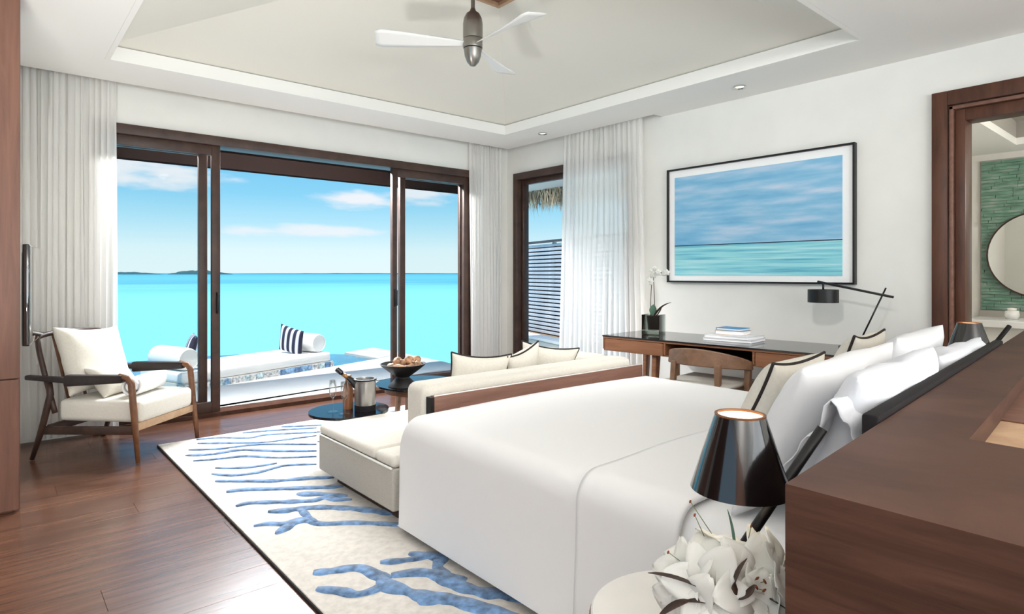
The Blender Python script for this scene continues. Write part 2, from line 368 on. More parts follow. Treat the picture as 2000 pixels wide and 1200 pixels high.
# ------------------------------------------------------------------ room shell
RX, WY, ZC = 4.64, 5.52, 2.62            # right wall, window wall, soffit height
fl = structure('floor', 'warm brown oak plank floor')
M().box(-3.2, RX, 1.44, 5.6, -.06, -.022).build('subfloor', 'dark_wood', fl)
M().box(-3.2, RX, -4.5, 1.439, -.06, 0).build('rear_boards', 'floor_oak', fl)
M().box(-3.2, -1.301, 1.44, 5.6, -.022, 0).build('side_boards', 'floor_oak', fl)
PW, PL = .19, 2.2
plank_me = None; row = 0; y = 1.44
while y < 5.60:
    x = -1.3 - (row*.83) % PL
    while x < RX:
        a, b2 = max(x, -1.3), min(x+PL, RX)
        if b2-a > .02:
            full = abs(b2-a-PL) < 1e-6
            if full and plank_me:
                o = bpy.data.objects.new('plank', plank_me); COL.objects.link(o); o.parent = fl
            else:
                o = M().box(0.0004, b2-a-.0004, .0004, PW-.0004, -.022, 0, .0007, 1).build('plank', 'floor_oak', fl)
                if full: plank_me = o.data
            o.location = (a, y, 0)
        x += PL
    y += PW; row += 1

wl = M()
for bx in ((-3.35, .60, WY, 5.70, 0, 3.2), (4.13, RX+.14, WY, 5.70, 0, 3.2), (.60, 4.13, WY, 5.70, 2.33, 3.2)): wl.box(*bx)
tag(wl.build('wall_window', 'wall_paint'), 'off-white wall around the wide sliding doors', kind='structure')
wr = M()
for bx in ((RX, 4.78, 5.34, WY, 0, 3.2), (RX, 4.78, 3.64, 5.34, 2.33, 3.2), (RX, 4.78, 1.16, 3.64, 0, 3.2), (RX, 4.78, .2, 1.16, 2.27, 3.2), (RX, 4.78, -4.5, .2, 0, 3.2)): wr.box(*bx)
tag(wr.build('wall_right', 'wall_paint'), 'off-white wall behind the desk and framed seascape', kind='structure')
wb = M()
for bx in ((-3.35, -2.1, -4.65, -4.5, 0, 3.2), (4.1, 4.78, -4.65, -4.5, 0, 3.2), (-2.1, 4.1, -4.65, -4.5, 2.57, 3.2), (-2.1, 4.1, -4.65, -4.5, 0, .33)): wb.box(*bx)
tag(wb.build('wall_rear', 'wall_paint'), kind='structure')
ws = M()
for bx in ((-3.35, -3.2, -4.5, -.95, 0, 3.2), (-3.35, -3.2, 2.15, 5.52, 0, 3.2), (-3.35, -3.2, -.95, 2.15, 2.57, 3.2), (-3.35, -3.2, -.95, 2.15, 0, .43)): ws.box(*bx)
tag(ws.build('wall_side', 'wardrobe_wood'), kind='structure')  # unseen wall; dark wood chosen to cut fill on the bed side
tag(M().box(-.05, .085, 4.22, 5.52, 0, 3.0).build('wall_left', 'wall_paint'), 'narrow off-white return wall behind the television', kind='structure')

# ceiling: soffit ring, riser, hipped slopes
CX0, CX1, CY0, CY1 = .61, 4.02, 1.457, 4.82
ce = structure('ceiling', 'off-white tray ceiling with shallow hipped slopes')
so = M()
def slab(x0, x1, y0, y1, z0=ZC, z1=ZC+.06): so.box(x0, x1, y0, y1, z0, z1)
q_ = .031
slab(-3.2, CX0-q_, -4.5, 5.34); slab(CX0-q_, CX1+q_, -4.5, CY0-q_); slab(CX0-q_, CX1+q_, CY1+q_, 5.34); slab(CX1+q_, 4.50, -4.5, 5.34); slab(4.50, RX, -4.5, 3.336)
so.box(-3.2, RX, 5.34, WY, 2.86, 2.92); so.box(4.50, RX, 3.336, 5.34, 2.86, 2.92)
so.box(-3.2, 4.53, 5.34, 5.36, ZC+.001, 2.9); so.box(4.5, 4.52, 3.336, 5.36, ZC+.001, 2.9)
so.build('soffit', 'ceiling_paint', ce)
Zr = 2.715; t_ = .03
rs = M(); rs.box(CX0-t_, CX0, CY0-t_, CY1+t_, ZC, Zr); rs.box(CX1, CX1+t_, CY0-t_, CY1+t_, ZC, Zr); rs.box(CX0, CX1, CY0-t_, CY0, ZC, Zr); rs.box(CX0, CX1, CY1, CY1+t_, ZC, Zr)
rs.build('riser', 'ceiling_paint', ce)
sl = .0
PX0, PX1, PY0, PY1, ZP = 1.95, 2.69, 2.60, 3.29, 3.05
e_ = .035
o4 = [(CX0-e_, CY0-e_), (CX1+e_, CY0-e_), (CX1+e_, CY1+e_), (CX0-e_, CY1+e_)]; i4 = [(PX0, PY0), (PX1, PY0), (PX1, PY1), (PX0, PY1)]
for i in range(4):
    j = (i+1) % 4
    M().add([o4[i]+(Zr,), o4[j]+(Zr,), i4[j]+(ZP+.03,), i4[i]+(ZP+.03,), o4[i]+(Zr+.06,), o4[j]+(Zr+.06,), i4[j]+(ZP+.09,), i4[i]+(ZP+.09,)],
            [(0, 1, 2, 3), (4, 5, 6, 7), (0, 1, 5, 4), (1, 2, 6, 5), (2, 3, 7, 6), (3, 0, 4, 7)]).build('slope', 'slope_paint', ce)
tag(M().box(-3.4, 4.78, -4.7, 5.7, 3.2, 3.24).build('roof_deck', 'dark_wood'), kind='structure')
hp = thing('ceiling_hatch', 'brown wooden square panel at the peak of the ceiling', 'panel', ((PX0+PX1)/2, (PY0+PY1)/2, ZP))
M().box(PX0+.03, PX1-.03, PY0+.03, PY1-.03, ZP+.012, ZP+.03).build('panel', 'sofa_wood', hp, world=True)
fr = M()
for bx in ((PX0, PX1, PY0, PY0+.03), (PX0, PX1, PY1-.03, PY1), (PX0, PX0+.03, PY0+.03, PY1-.03), (PX1-.03, PX1, PY0+.03, PY1-.03)): fr.box(*bx, ZP-.012, ZP+.03, .003)
fr.build('frame', 'tan_wood', hp, world=True)

# --- sliding door
DX0, DX1, DZ = .585, 4.145, 2.348
d1 = structure('door_1', 'wide dark wood sliding glass doors onto the deck')
def part(parent, name, mt, *boxes, bev=.004, sm=A):
    m = M()
    for bx in boxes: m.box(*bx, bev)
    return m.build(name, mt, parent, sm)
part(d1, 'head_frame', 'frame_wood', (DX0, DX1, 5.49, 5.69, 2.27, DZ))
part(d1, 'jamb', 'frame_wood', (DX0, DX0+.05, 5.49, 5.69, 0, 2.27)); part(d1, 'jamb', 'frame_wood', (DX1-.05, DX1, 5.49, 5.69, 0, 2.27))
part(d1, 'threshold', 'sill_wood', (DX0, DX1, 5.50, 5.69, -.02, .035))
def leaf(x0, x1, y, hs, st=.075, hw=.0, wide_l=.075, wide_r=.075, handle=None):
    p = M(); 
    o = part(d1, 'door_leaf', 'frame_wood', (x0, x0+wide_l, y, y+.045, .035, 2.27), (x1-wide_r, x1, y, y+.045, .035, 2.27), (x0+wide_l, x1-wide_r, y, y+.045, .035, .12), (x0+wide_l, x1-wide_r, y, y+.045, 2.19, 2.27))
    M().box(x0+wide_l, x1-wide_r, y+.018, y+.026, .12, 2.19).build('pane', 'window_glass', o)
    if handle:
        hx = handle
        h = M(); h.beam((hx, y-.012, .86), (hx, y-.012, 1.04), .03, .012); h.beam((hx, y-.045, .87), (hx, y-.045, 1.03), .014, .014); h.beam((hx, y-.01, .875), (hx, y-.05, .875), .012, .012); h.beam((hx, y-.01, 1.025), (hx, y-.05, 1.025), .012, .012)
        h.build('handle', 'black_metal', o, A)
leaf(.64, 1.482, 5.525, 1, wide_r=.066, handle=1.455)
leaf(.64, 1.40, 5.60, 1, wide_r=.067)
leaf(3.118, 4.09, 5.525, 1, wide_l=.057, handle=3.145)
leaf(3.25, 4.09, 5.60, 1, wide_l=.064)

# --- side window (right wall)
w1 = structure('window_1', 'tall dark wood framed window in the right wall')
Y0, Y1 = 3.61, 5.37
part(w1, 'window_frame', 'frame_wood', (4.60, 4.78, Y0, Y1, 2.27, 2.347), (4.60, 4.78, Y1-.075, Y1, 0, 2.27), (4.60, 4.78, Y0, Y0+.075, 0, 2.27), (4.60, 4.78, Y0, Y1, 0, .05))
part(w1, 'sash', 'dark_wood', (4.66, 4.71, Y1-.125, Y1-.076, .05, 2.27), (4.66, 4.71, Y0+.076, Y0+.125, .05, 2.27), (4.66, 4.71, Y0+.125, Y1-.125, 2.215, 2.27), (4.66, 4.71, Y0+.125, Y1-.125, .05, .12))
M().box(4.68, 4.688, Y0+.125, Y1-.125, .12, 2.215).build('pane', 'window_glass', w1)

# --- bathroom doorway trim
dr = structure('door_2', 'dark brown wooden door surround to the bathroom')
part(dr, 'architrave', 'door_wood', (4.605, 4.66, 1.155, 1.240, 0, 2.354), (4.605, 4.66, .0, 1.155, 2.262, 2.354), (4.605, 4.66, -.08, 0, 0, 2.354), bev=.004)
part(dr, 'stop_bead', 'sofa_wood', (4.622, 4.68, 1.128, 1.15, 0, 2.258), (4.622, 4.68, .2, 1.15, 2.235, 2.257), bev=.003)
part(dr, 'jamb', 'door_wood', (4.65, 4.80, 1.07, 1.125, 0, 2.232), (4.65, 4.80, .2, 1.07, 2.16, 2.232), (4.65, 4.8, .2, .25, 0, 2.16), bev=.004)

# --- bathroom behind the doorway
bw = M()
for bx in ((7.02, 7.2, -1.2, 1.9, 0, 2.6), (4.78, 7.2, 1.72, 1.9, 0, 2.6), (4.78, 7.2, -1.4, -1.2, 0, 2.6)): bw.box(*bx)
tag(bw.build('wall_bathroom', 'bath_wall'), 'pale bathroom walls seen through the doorway', kind='structure')
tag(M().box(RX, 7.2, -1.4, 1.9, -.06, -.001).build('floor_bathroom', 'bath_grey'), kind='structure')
bc = structure('ceiling_bathroom', 'white bathroom ceiling with a grey recess')
part(bc, 'ceiling_border', 'ceiling_paint', (4.78, 5.22, -1.2, 1.72, 2.3, 2.36), (6.68, 7.02, -1.2, 1.72, 2.3, 2.36), (5.22, 6.68, 1.18, 1.72, 2.3, 2.36), bev=0)
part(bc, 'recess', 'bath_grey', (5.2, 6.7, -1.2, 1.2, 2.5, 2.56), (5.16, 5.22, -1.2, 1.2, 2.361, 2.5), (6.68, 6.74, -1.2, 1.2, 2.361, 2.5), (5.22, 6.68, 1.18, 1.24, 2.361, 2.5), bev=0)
tw = structure('trim_1', 'green slate-look mosaic panel on the bathroom wall')
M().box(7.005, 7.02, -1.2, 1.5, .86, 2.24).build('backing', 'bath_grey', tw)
tm = [M().box(0, .012, 0, .225, 0, .027), M().box(0, .02, 0, .225, 0, .027), M().box(0, .016, 0, .225, 0, .027)]
sm_ = M(); random.seed(3)
for i in range(48):
    z0 = .865+i*.0284; y = -.4-random.random()*.2
    while y < 1.49:
        ln_ = random.uniform(.08, .3); d_ = random.uniform(.004, .022); y1 = min(y+ln_, 1.49)
        sm_.box(7.005-d_, 7.005, y, y1-.003, z0, z0+.026); y += ln_
tag(sm_.build('mosaic_strips', 'green_tile', tw), kind='stuff')
mi = thing('round_mirror', 'round wall mirror on the green mosaic', 'mirror', (6.96, 1.06, 1.365))
mm = Matrix.Rotation(R(90), 4, 'Y')
M().lathe([(0, -.008), (.37, -.008), (.37, .008), (0, .008)], 48, mtx=mm).build('glass', 'mirror_glass', mi)
M().lathe([(.37, -.012), (.382, -.012), (.382, .014), (.37, .014), (.37, -.012)], 48, mtx=mm).build('rim', 'dark_wood', mi)
vc = thing('vanity', 'white bathroom vanity counter under the round mirror', 'vanity', (6.72, .4, 0))
M().box(6.45, 7.0, -.6, 1.5, .74, .80, .006).build('counter', 'ceramic', vc, world=True)
M().box(6.5, 7.0, -.6, 1.45, 0, .74).build('cabinet', 'bath_wall', vc, world=True)
M().box(6.985, 7.018, -.6, 1.5, .80, .86).build('splashback', 'bath_grey', vc, world=True)
bs = thing('wash_basin', 'white vessel basin on the bathroom counter', 'basin', (6.7, .78, .80))
M().lathe([(.10, 0), (.19, .03), (.215, .11), (.2, .115), (.17, .04), (0, .02)], 36).build('bowl', 'ceramic', bs, True)
M().lathe([(.013, 0), (.013, .2), (0, .2)], 14, c=(.24, .0, 0)).beam((.24, 0, .19), (.10, 0, .185), .02, .02).build('tap', 'chrome', bs, A)
jr = thing('soap_jar', 'small white round jar on the bathroom counter', 'jar', (6.75, 1.22, .80))
M().lathe([(.04, 0), (.055, .03), (.05, .075), (0, .075)], 24).build('body', 'ceramic', jr, True); M().lathe([(.03, .075), (.035, .095), (0, .1)], 24).build('lid', 'shade_inner', jr, True)

# ------------------------------------------------------------------ outside
SEAZ = -1.8
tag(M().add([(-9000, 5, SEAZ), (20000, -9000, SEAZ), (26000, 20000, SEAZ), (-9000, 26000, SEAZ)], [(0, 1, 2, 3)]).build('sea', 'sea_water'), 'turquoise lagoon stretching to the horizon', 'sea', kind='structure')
def blob_island(name, label, px0, px1, dist, h, seed):
    random.seed(seed); a = R(40.5)
    fw = Vector((math.sin(a), math.cos(a), 0)); rt = Vector((math.cos(a), -math.sin(a), 0))
    n_ = 26; vs = []; fs = []
    for i in range(n_+1):
        t = i/n_; l_ = (px0+(px1-px0)*t)*dist
        hh = h*dist*(math.sin(PI*t)**.5)*(.65+.35*random.random())
        for dd, z in ((0, 0), (14, hh*.8), (30, hh), (60, hh*.7), (80, 0)):
            p = fw*(dist+dd)+rt*l_; vs.append((p.x, p.y, SEAZ-.2+z))
    for i in range(n_):
        for j in range(4): fs.append((i*5+j, (i+1)*5+j, (i+1)*5+j+1, i*5+j+1))
    o = M().add(vs, fs).build(name, 'island', None, True); tag(o, label, 'island'); return o
blob_island('island', 'low flat teal island spit on the horizon beside the curtain', -.70, -.595, 1500, .0048, 1)
blob_island('island', 'small dark tree-covered islet on the horizon', -.565, -.478, 1500, .0085, 2)
blob_island('island', 'long thin dark reef line on the far horizon', -.46, -.02, 2600, .0016, 3)

E_ = Vector((math.cos(R(19)), math.sin(R(19)), 0)); Nn = Vector((-E_.y, E_.x, 0)); P0 = Vector((1.62, 7.42, 0))
def loc2(u, v): p = P0+E_*u+Nn*v; return (p.x, p.y)
DZK = -.10
tag(M().prism([(-4, 5.70), (RX+.4, 5.70), (5.05, 6.9), (5.12, 8.75), loc2(3.06, .0), loc2(-6, 0)], -.4, DZK).build('deck', 'deck_white'), 'white stone deck outside the sliding doors', kind='structure')
tag(M().prism([loc2(3.06, .005), (5.12, 8.75), (5.1, 9.7), (4.42, 9.4)], -.4, DZK+.002).build('pool_side_deck', 'deck_white'), 'pale paving at the end of the plunge pool', kind='structure')
tag(M().prism([loc2(-6, .01), loc2(3.05, .01), (4.42, 9.4), (3.7, 10.3), (2.7, 10.65), (-4, 11.0)], -.5, DZK-.03).build('pool', 'pool_water'), 'dark teal plunge pool at the deck edge', kind='structure')
tag(M().prism([(4.80, 0), (12, 0), (12, 10), (7.4, 8.8), (5.2, 5.69), (4.8, 5.69)], -.4, DZK).build('side_terrace', 'deck_white'), 'white terrace outside the side window', kind='structure')
ea = structure('eave', 'dark brown timber eave over the sliding doors')
M().box(-1.5, 5.1, 5.70, 7.0, 2.48, 2.55).build('soffit_board', 'soffit_dark', ea)
M().box(-1.5, 5.1, 6.92, 7.04, 2.315, 2.5).build('fascia_beam', 'soffit_dark', ea)
M().box(-1.5, 5.1, 5.70, 7.0, 2.55, 2.75).build('roof_edge', 'thatch', ea)

# outdoor daybed
od = thing('outdoor_daybed', 'white outdoor daybed mattress on a low tiled platform by the pool', 'daybed', (P0.x, P0.y, DZK), R(19))
LB, DB = 2.16, .92
M().box(0, LB, .012, DB, -.3, .075).build('platform', 'deck_white', od)
tl_ = structure
u = .0; k = 0; random.seed(11)
M().box(0, LB, .004, .012, -.005, .075).build('tile_bed', 'tile_joint', od)
while u < LB-.02:
    wd = random.choice((.07, .085, .1, .11)); wd = min(wd, LB-u)
    o = M().box(u+.003, u+wd-.003, -.006-.004*random.random(), .006, .0, .07, .002, 1).build('tile', random.choice(('tile_a', 'tile_b', 'tile_c', 'tile_d', 'tile_d')), od); u += wd
def softbox(x0, x1, y0, y1, z0, z1, bev, seg=5): return M().box(x0, x1, y0, y1, z0, z1, bev, seg)
softbox(-.0, LB-.02, .03, DB-.03, .075, .20, .035).build('mattress', 'outdoor_fabric', od, A)
def bolster(u, label, ln=.62):
    b = thing('bolster', label, 'cushion', tuple(Vector(loc2(u, .12)+(DZK+.20,))), R(19))
    mt = Matrix.Rotation(R(-90), 4, 'X')
    M().lathe([(0, 0), (.10, 0), (.125, .02), (.13, .06), (.13, ln-.06), (.125, ln-.02), (.10, ln), (0, ln)], 28, c=(0, -.128, 0), mtx=Matrix.Identity(4)).v
    m = M(); m.lathe([(.001, 0), (.10, 0), (.124, .02), (.13, .06), (.13, ln-.06), (.124, ln-.02), (.10, ln), (.001, ln)], 28, mtx=Matrix.Translation((0, 0, .13)) @ mt)
    m.build('roll', 'outdoor_fabric', b, A)
    m2 = M(); m2.tube([(.112*math.cos(i*PI/12), -.002, .13+.112*math.sin(i*PI/12)) for i in range(24)], .006, 6, closed=True); m2.build('piping', 'piping_white', b, True)
bolster(.13, 'white bolster roll on the armchair side of the outdoor daybed'); bolster(LB-.16, 'white bolster roll on the pool corner of the outdoor daybed')

# pillow builder: stands in the XZ plane, base at z=0
def pillow_mesh(w, h, T, c=.09, n=18, wr=.0, seed=0, sag=0):
    vs = []; fs = []; idx = {}
    def P(u, v, s):
        x = w/2*u*(1-c*(1-v*v)*u*u); z = h/2*v*(1-c*(1-u*u)*v*v)
        th = T/2*((max(0, 1-abs(u)**2.4))*(max(0, 1-abs(v)**2.4)))**.42
        y = s*th
        if wr:
            f_ = noise.noise(Vector((u*2.2+seed, v*2.2, s*3+seed)))*wr + .5*noise.noise(Vector((u*5+seed, v*5, s*3)))*wr
            y += s*f_*min(1, th/(T*.2)); z += f_*.5*(1-abs(v)*.3)
        z += sag*abs(u)**2
        return (x, y, z+h/2)
    for s in (-1, 1):
        for i in range(n+1):
            for j in range(n+1):
                u, v = math.sin(PI/2*(2*i/n-1)), math.sin(PI/2*(2*j/n-1))
                edge = i in (0, n) or j in (0, n)
                if s == 1 and edge: idx[(1, i, j)] = idx[(-1, i, j)]; continue
                idx[(s, i, j)] = len(vs); vs.append(P(u, v, s))
    for s in (-1, 1):
        for i in range(n):
            for j in range(n):
                q = (idx[(s, i, j)], idx[(s, i+1, j)], idx[(s, i+1, j+1)], idx[(s, i, j+1)])
                fs.append(q if s == -1 else q[::-1])
    ring = [(i, 0) for i in range(n)]+[(n, j) for j in range(n)]+[(n-i, n) for i in range(n)]+[(0, n-j) for j in range(n)]
    return vs, fs, [vs[idx[(-1, i, j)]] for i, j in ring]
def pillow(label, mt, loc, tilt, rz, w=.5, h=.5, T=.16, pip=None, c=.09, wr=0, seed=0, roll=0, group=None, name='pillow', cat='pillow', sag=0):
    vs, fs, ring = pillow_mesh(w, h, T, c, 18, wr, seed, sag)
    t = thing(name, label, cat, loc, rz, group); t.rotation_mode = 'XYZ'; t.rotation_euler = (tilt, roll, rz)
    o = M().add(vs, fs).build('cover', mt, t, True)
    if pip: M().tube(ring, .006, 6, closed=True).build('piping', pip, o, True)
    return t
p_ = loc2(LB-.40, .42); pillow('navy and white striped pillow leaning on the pool corner bolster', 'striped_fabric', (p_[0], p_[1], DZK+.20), R(10), R(19-78), .38, .38, .13, roll=R(14))
p_ = loc2(.36, .55); pillow('navy striped pillow half hidden behind the door stile', 'striped_fabric', (p_[0], p_[1], DZK+.2), R(14), R(19+62), .40, .38, .12)

# side terrace fence, parapet, thatch
fd = Vector((.27, .963, 0)).normalized(); fc = Vector((6.87, 7.27, 0)); fa = math.atan2(fd.y, fd.x)
fe = thing('slat_fence', 'pale horizontal slat screen fence seen through the side window', 'fence', (fc.x, fc.y, DZK), fa+PI)
sl_o = None
for i in range(23):
    z = .33+i*.0635
    if sl_o is None: sl_o = M().box(-1.4, 2.6, -.012, .012, 0, .042, .003, 1).build('slat', 'fence_wood', fe); sl_o.location.z = z
    else:
        q = sl_o.copy(); COL.objects.link(q); q.parent = fe; q.location.z = z
for u in (2.5, 1.4, .3, -.8, -1.3): M().box(u, u+.06, .013, .06, .0, 1.79).build('post', 'fence_dark', fe)
M().box(-1.4, 2.6, -.03, .03, 1.795, 1.83).build('cap_rail', 'fence_dark', fe)
M().box(-1.4, 2.6, .07, .09, .3, 1.75).build('backing_panel', 'fence_dark', fe)
M().box(-1.4, 2.6, -.04, .05, .16, .31).build('base_rail', 'tan_wood', fe)
pw = thing('parapet', 'low white parapet in front of the slat fence', 'parapet', (fc.x-.5, fc.y, DZK), fa)
M().box(-3.2, 1.4, -.1, .1, 0, .33, .01).build('wall', 'deck_white', pw); M().box(-3.2, 1.4, -.13, .13, .33, .37, .006).build('coping', 'outdoor_fabric', pw)
te = structure('side_eave', 'white eave soffit with a thatch fringe outside the side window')
M().box(4.80, 5.62, 2.0, 6.35, 2.30, 2.36).build('soffit_board', 'ceiling_paint', te)
th = M(); random.seed(5)
for i in range(900):
    y = random.uniform(4.4, 6.35); x = 5.55+random.uniform(-.05, .1); ln_ = random.uniform(.12, .34)*(1.25 if random.random() < .12 else 1); dx = random.uniform(-.03, .06); dy = random.uniform(-.10, .10)
    p0 = Vector((x, y, 2.33)); p1 = Vector((x+dx*.6, y+dy*.4, 2.33-ln_*.5)); p2 = Vector((x+dx, y+dy, 2.33-ln_)); q = Vector((0, .007, 0)); q2 = Vector((.006, 0, 0))
    th.add([p0-q, p0+q, p1+q, p1-q, p2, p0+q2, p1+q2], [(0, 1, 2, 3), (3, 2, 4), (1, 5, 6, 2), (5, 0, 3, 6), (2, 6, 4), (6, 3, 4)])
tag(th.build('thatch_fringe', 'thatch', te), kind='stuff')

# ------------------------------------------------------------------ curtains
def curtain(label, axis, a0, a1, base, z0, z1, folds, amp, seed, flare=0.0):
    random.seed(seed); n_ = folds*10; rows = 9
    t = thing('curtain', label, 'curtain', ((a0+a1)/2, base, 0) if axis == 'x' else (base, (a0+a1)/2, 0))
    vs = []; fs = []
    ph = [random.uniform(.75, 1.25) for _ in range(folds+1)]; off = [random.uniform(-.3, .3) for _ in range(folds+1)]
    for r_i in range(rows+1):
        tz = r_i/rows; z = z1+(z0-z1)*tz
        for i in range(n_+1):
            s = i/n_; k = s*folds; f0 = int(min(k, folds-1)); A_ = amp*ph[f0]*(.75+.25*tz)
            p = a0+(a1-a0)*s + (s-.5)*flare*tz + .012*math.sin(k*2*PI+off[f0]*6+tz*2)
            d = A_*math.sin(k*2*PI+off[f0]*.6+.5*math.sin(tz*3+f0)) + .012*math.sin(s*9+tz*4+seed)
            vs.append((p, base+d, z) if axis == 'x' else (base+d, p, z))
    for r_i in range(rows):
        for i in range(n_): fs.append((r_i*(n_+1)+i, r_i*(n_+1)+i+1, (r_i+1)*(n_+1)+i+1, (r_i+1)*(n_+1)+i))
    M().add(vs, fs).build('sheer_panel', 'sheer', t, True, world=True)
    M().beam((a0-.03, base, z1+.02) if axis == 'x' else (base, a0-.03, z1+.02), (a1+.03, base, z1+.02) if axis == 'x' else (base, a1+.03, z1+.02), .03, .03).build('track', 'fan_white', t, world=True)
    return t
curtain('gathered sheer white curtain behind the wooden armchair', 'x', .13, .735, 5.455, .02, 2.82, 15, .017, 1)
curtain('sheer white curtain in the corner between doors and side window', 'x', 4.05, 4.50, 5.455, .02, 2.82, 10, .016, 2)
curtain('wide sheer white curtain over the side window beside the desk', 'y', 3.50, 4.50, 4.565, .02, 2.82, 17, .015, 3, flare=.16)

# ------------------------------------------------------------------ ceiling fan & downlights
fan = thing('ceiling_fan', 'ceiling fan with bullet-shaped nickel motor and white blades', 'fan', (2.345, 3.13, 2.52))
M().lathe([(.013, .34), (.013, .56), (0, .56)], 16).build('rod', 'brushed_nickel', fan, A)
M().lathe([(.061, .175), (.063, .19), (.063, .27), (.058, .305), (.042, .335), (.02, .352), (.014, .37), (0, .37)], 36).build('motor_housing', 'brushed_nickel', fan, A)
M().lathe([(.061, .115), (.062, .12), (.062, .168), (.061, .172), (.03, .172)], 36).build('blade_hub', 'brushed_nickel', fan, A)
M().lathe([(0, 0), (.018, .004), (.038, .028), (.052, .065), (.058, .109), (.03, .112)], 36).build('nose_cone', 'brushed_nickel', fan, A)
def blade(ang):
    n1, n2 = 14, 5; vs = []; fs = []
    for side in (0, 1):
        for i in range(n1+1):
            s = i/n1; x = .05+.56*s; hw = .018+.075*s**1.1
            if s > .93: hw *= 1-((s-.93)/.07)**2*.22
            tw = R(32-20*s)
            for j in range(n2+1):
                v = (j/n2-.5)*2; y = v*hw; vs.append((x, y*math.cos(tw), .143+y*math.sin(tw)+(side-.5)*.007))
    q = (n1+1)*(n2+1)
    for i in range(n1):
        for j in range(n2):
            a = i*(n2+1)+j; fs.append((a, a+n2+1, a+n2+2, a+1)); fs.append((q+a, q+a+1, q+a+n2+2, q+a+n2+1))
    for i in range(n1):
        for j in (0, n2):
            a = i*(n2+1)+j; fs.append((a, a+n2+1, q+a+n2+1, q+a))
    for j in range(n2):
        for i in (0, n1):
            a = i*(n2+1)+j; fs.append((a, a+1, q+a+1, q+a))
    M().add(vs, fs, Matrix.Rotation(ang, 4, 'Z')).build('blade', 'fan_white', fan, True)
for a in (R(149.5), R(269.5), R(29.5)): blade(a)
for i, (x, y) in enumerate(((4.33, 2.41), (4.26, 4.51))):
    dl = thing('downlight', ('small round recessed downlight above the framed seascape', 'small round recessed downlight above the side window')[i], 'downlight', (x, y, ZC-.012))
    M().lathe([(.032, .006), (.046, 0), (.046, .011), (.032, .011), (.032, .006)], 28).build('ring', 'chrome', dl, A)
    M().lathe([(.001, .007), (.032, .007), (.032, .011), (.001, .011)], 28).build('lens', 'lamp_glow', dl, A)

# ------------------------------------------------------------------ wardrobe + television
wd = thing('wardrobe', 'tall brown wooden wardrobe at the edge of the room', 'wardrobe', (-.4, 4.0, 0))
M().box(-1.0, .09, 3.972, 4.21, .0, 2.60).build('body', 'wardrobe_wood', wd, world=True)
M().box(-.46, .118, 3.945, 3.97, .672, 2.60, .003).build('door', 'wardrobe_wood', wd, world=True); M().box(-1.0, -.464, 3.945, 3.97, .672, 2.60, .003).build('door', 'wardrobe_wood', wd, world=True)
M().box(-.46, .112, 3.945, 3.97, .012, .667, .003).build('drawer_front', 'wardrobe_wood', wd, world=True); M().box(-1.0, -.464, 3.945, 3.97, .012, .667, .003).build('drawer_front', 'wardrobe_wood', wd, world=True)
M().box(.092, .118, 3.972, 4.21, 0, 2.60).build('side_panel', 'wardrobe_wood', wd, world=True)
tv = thing('television', 'slim black television on the return wall seen nearly edge-on', 'television', (.150, 4.26, .80), R(82.6))
M().box(0, .80, -.018, .018, 0, .56, .008, 3).build('body', 'tv_black', tv, A)
M().box(.012, .788, -.0195, -.018, .012, .548).build('screen', 'tv_black', tv)
M().box(.3, .5, .018, .03, .2, .36).build('wall_bracket', 'black_metal', tv)

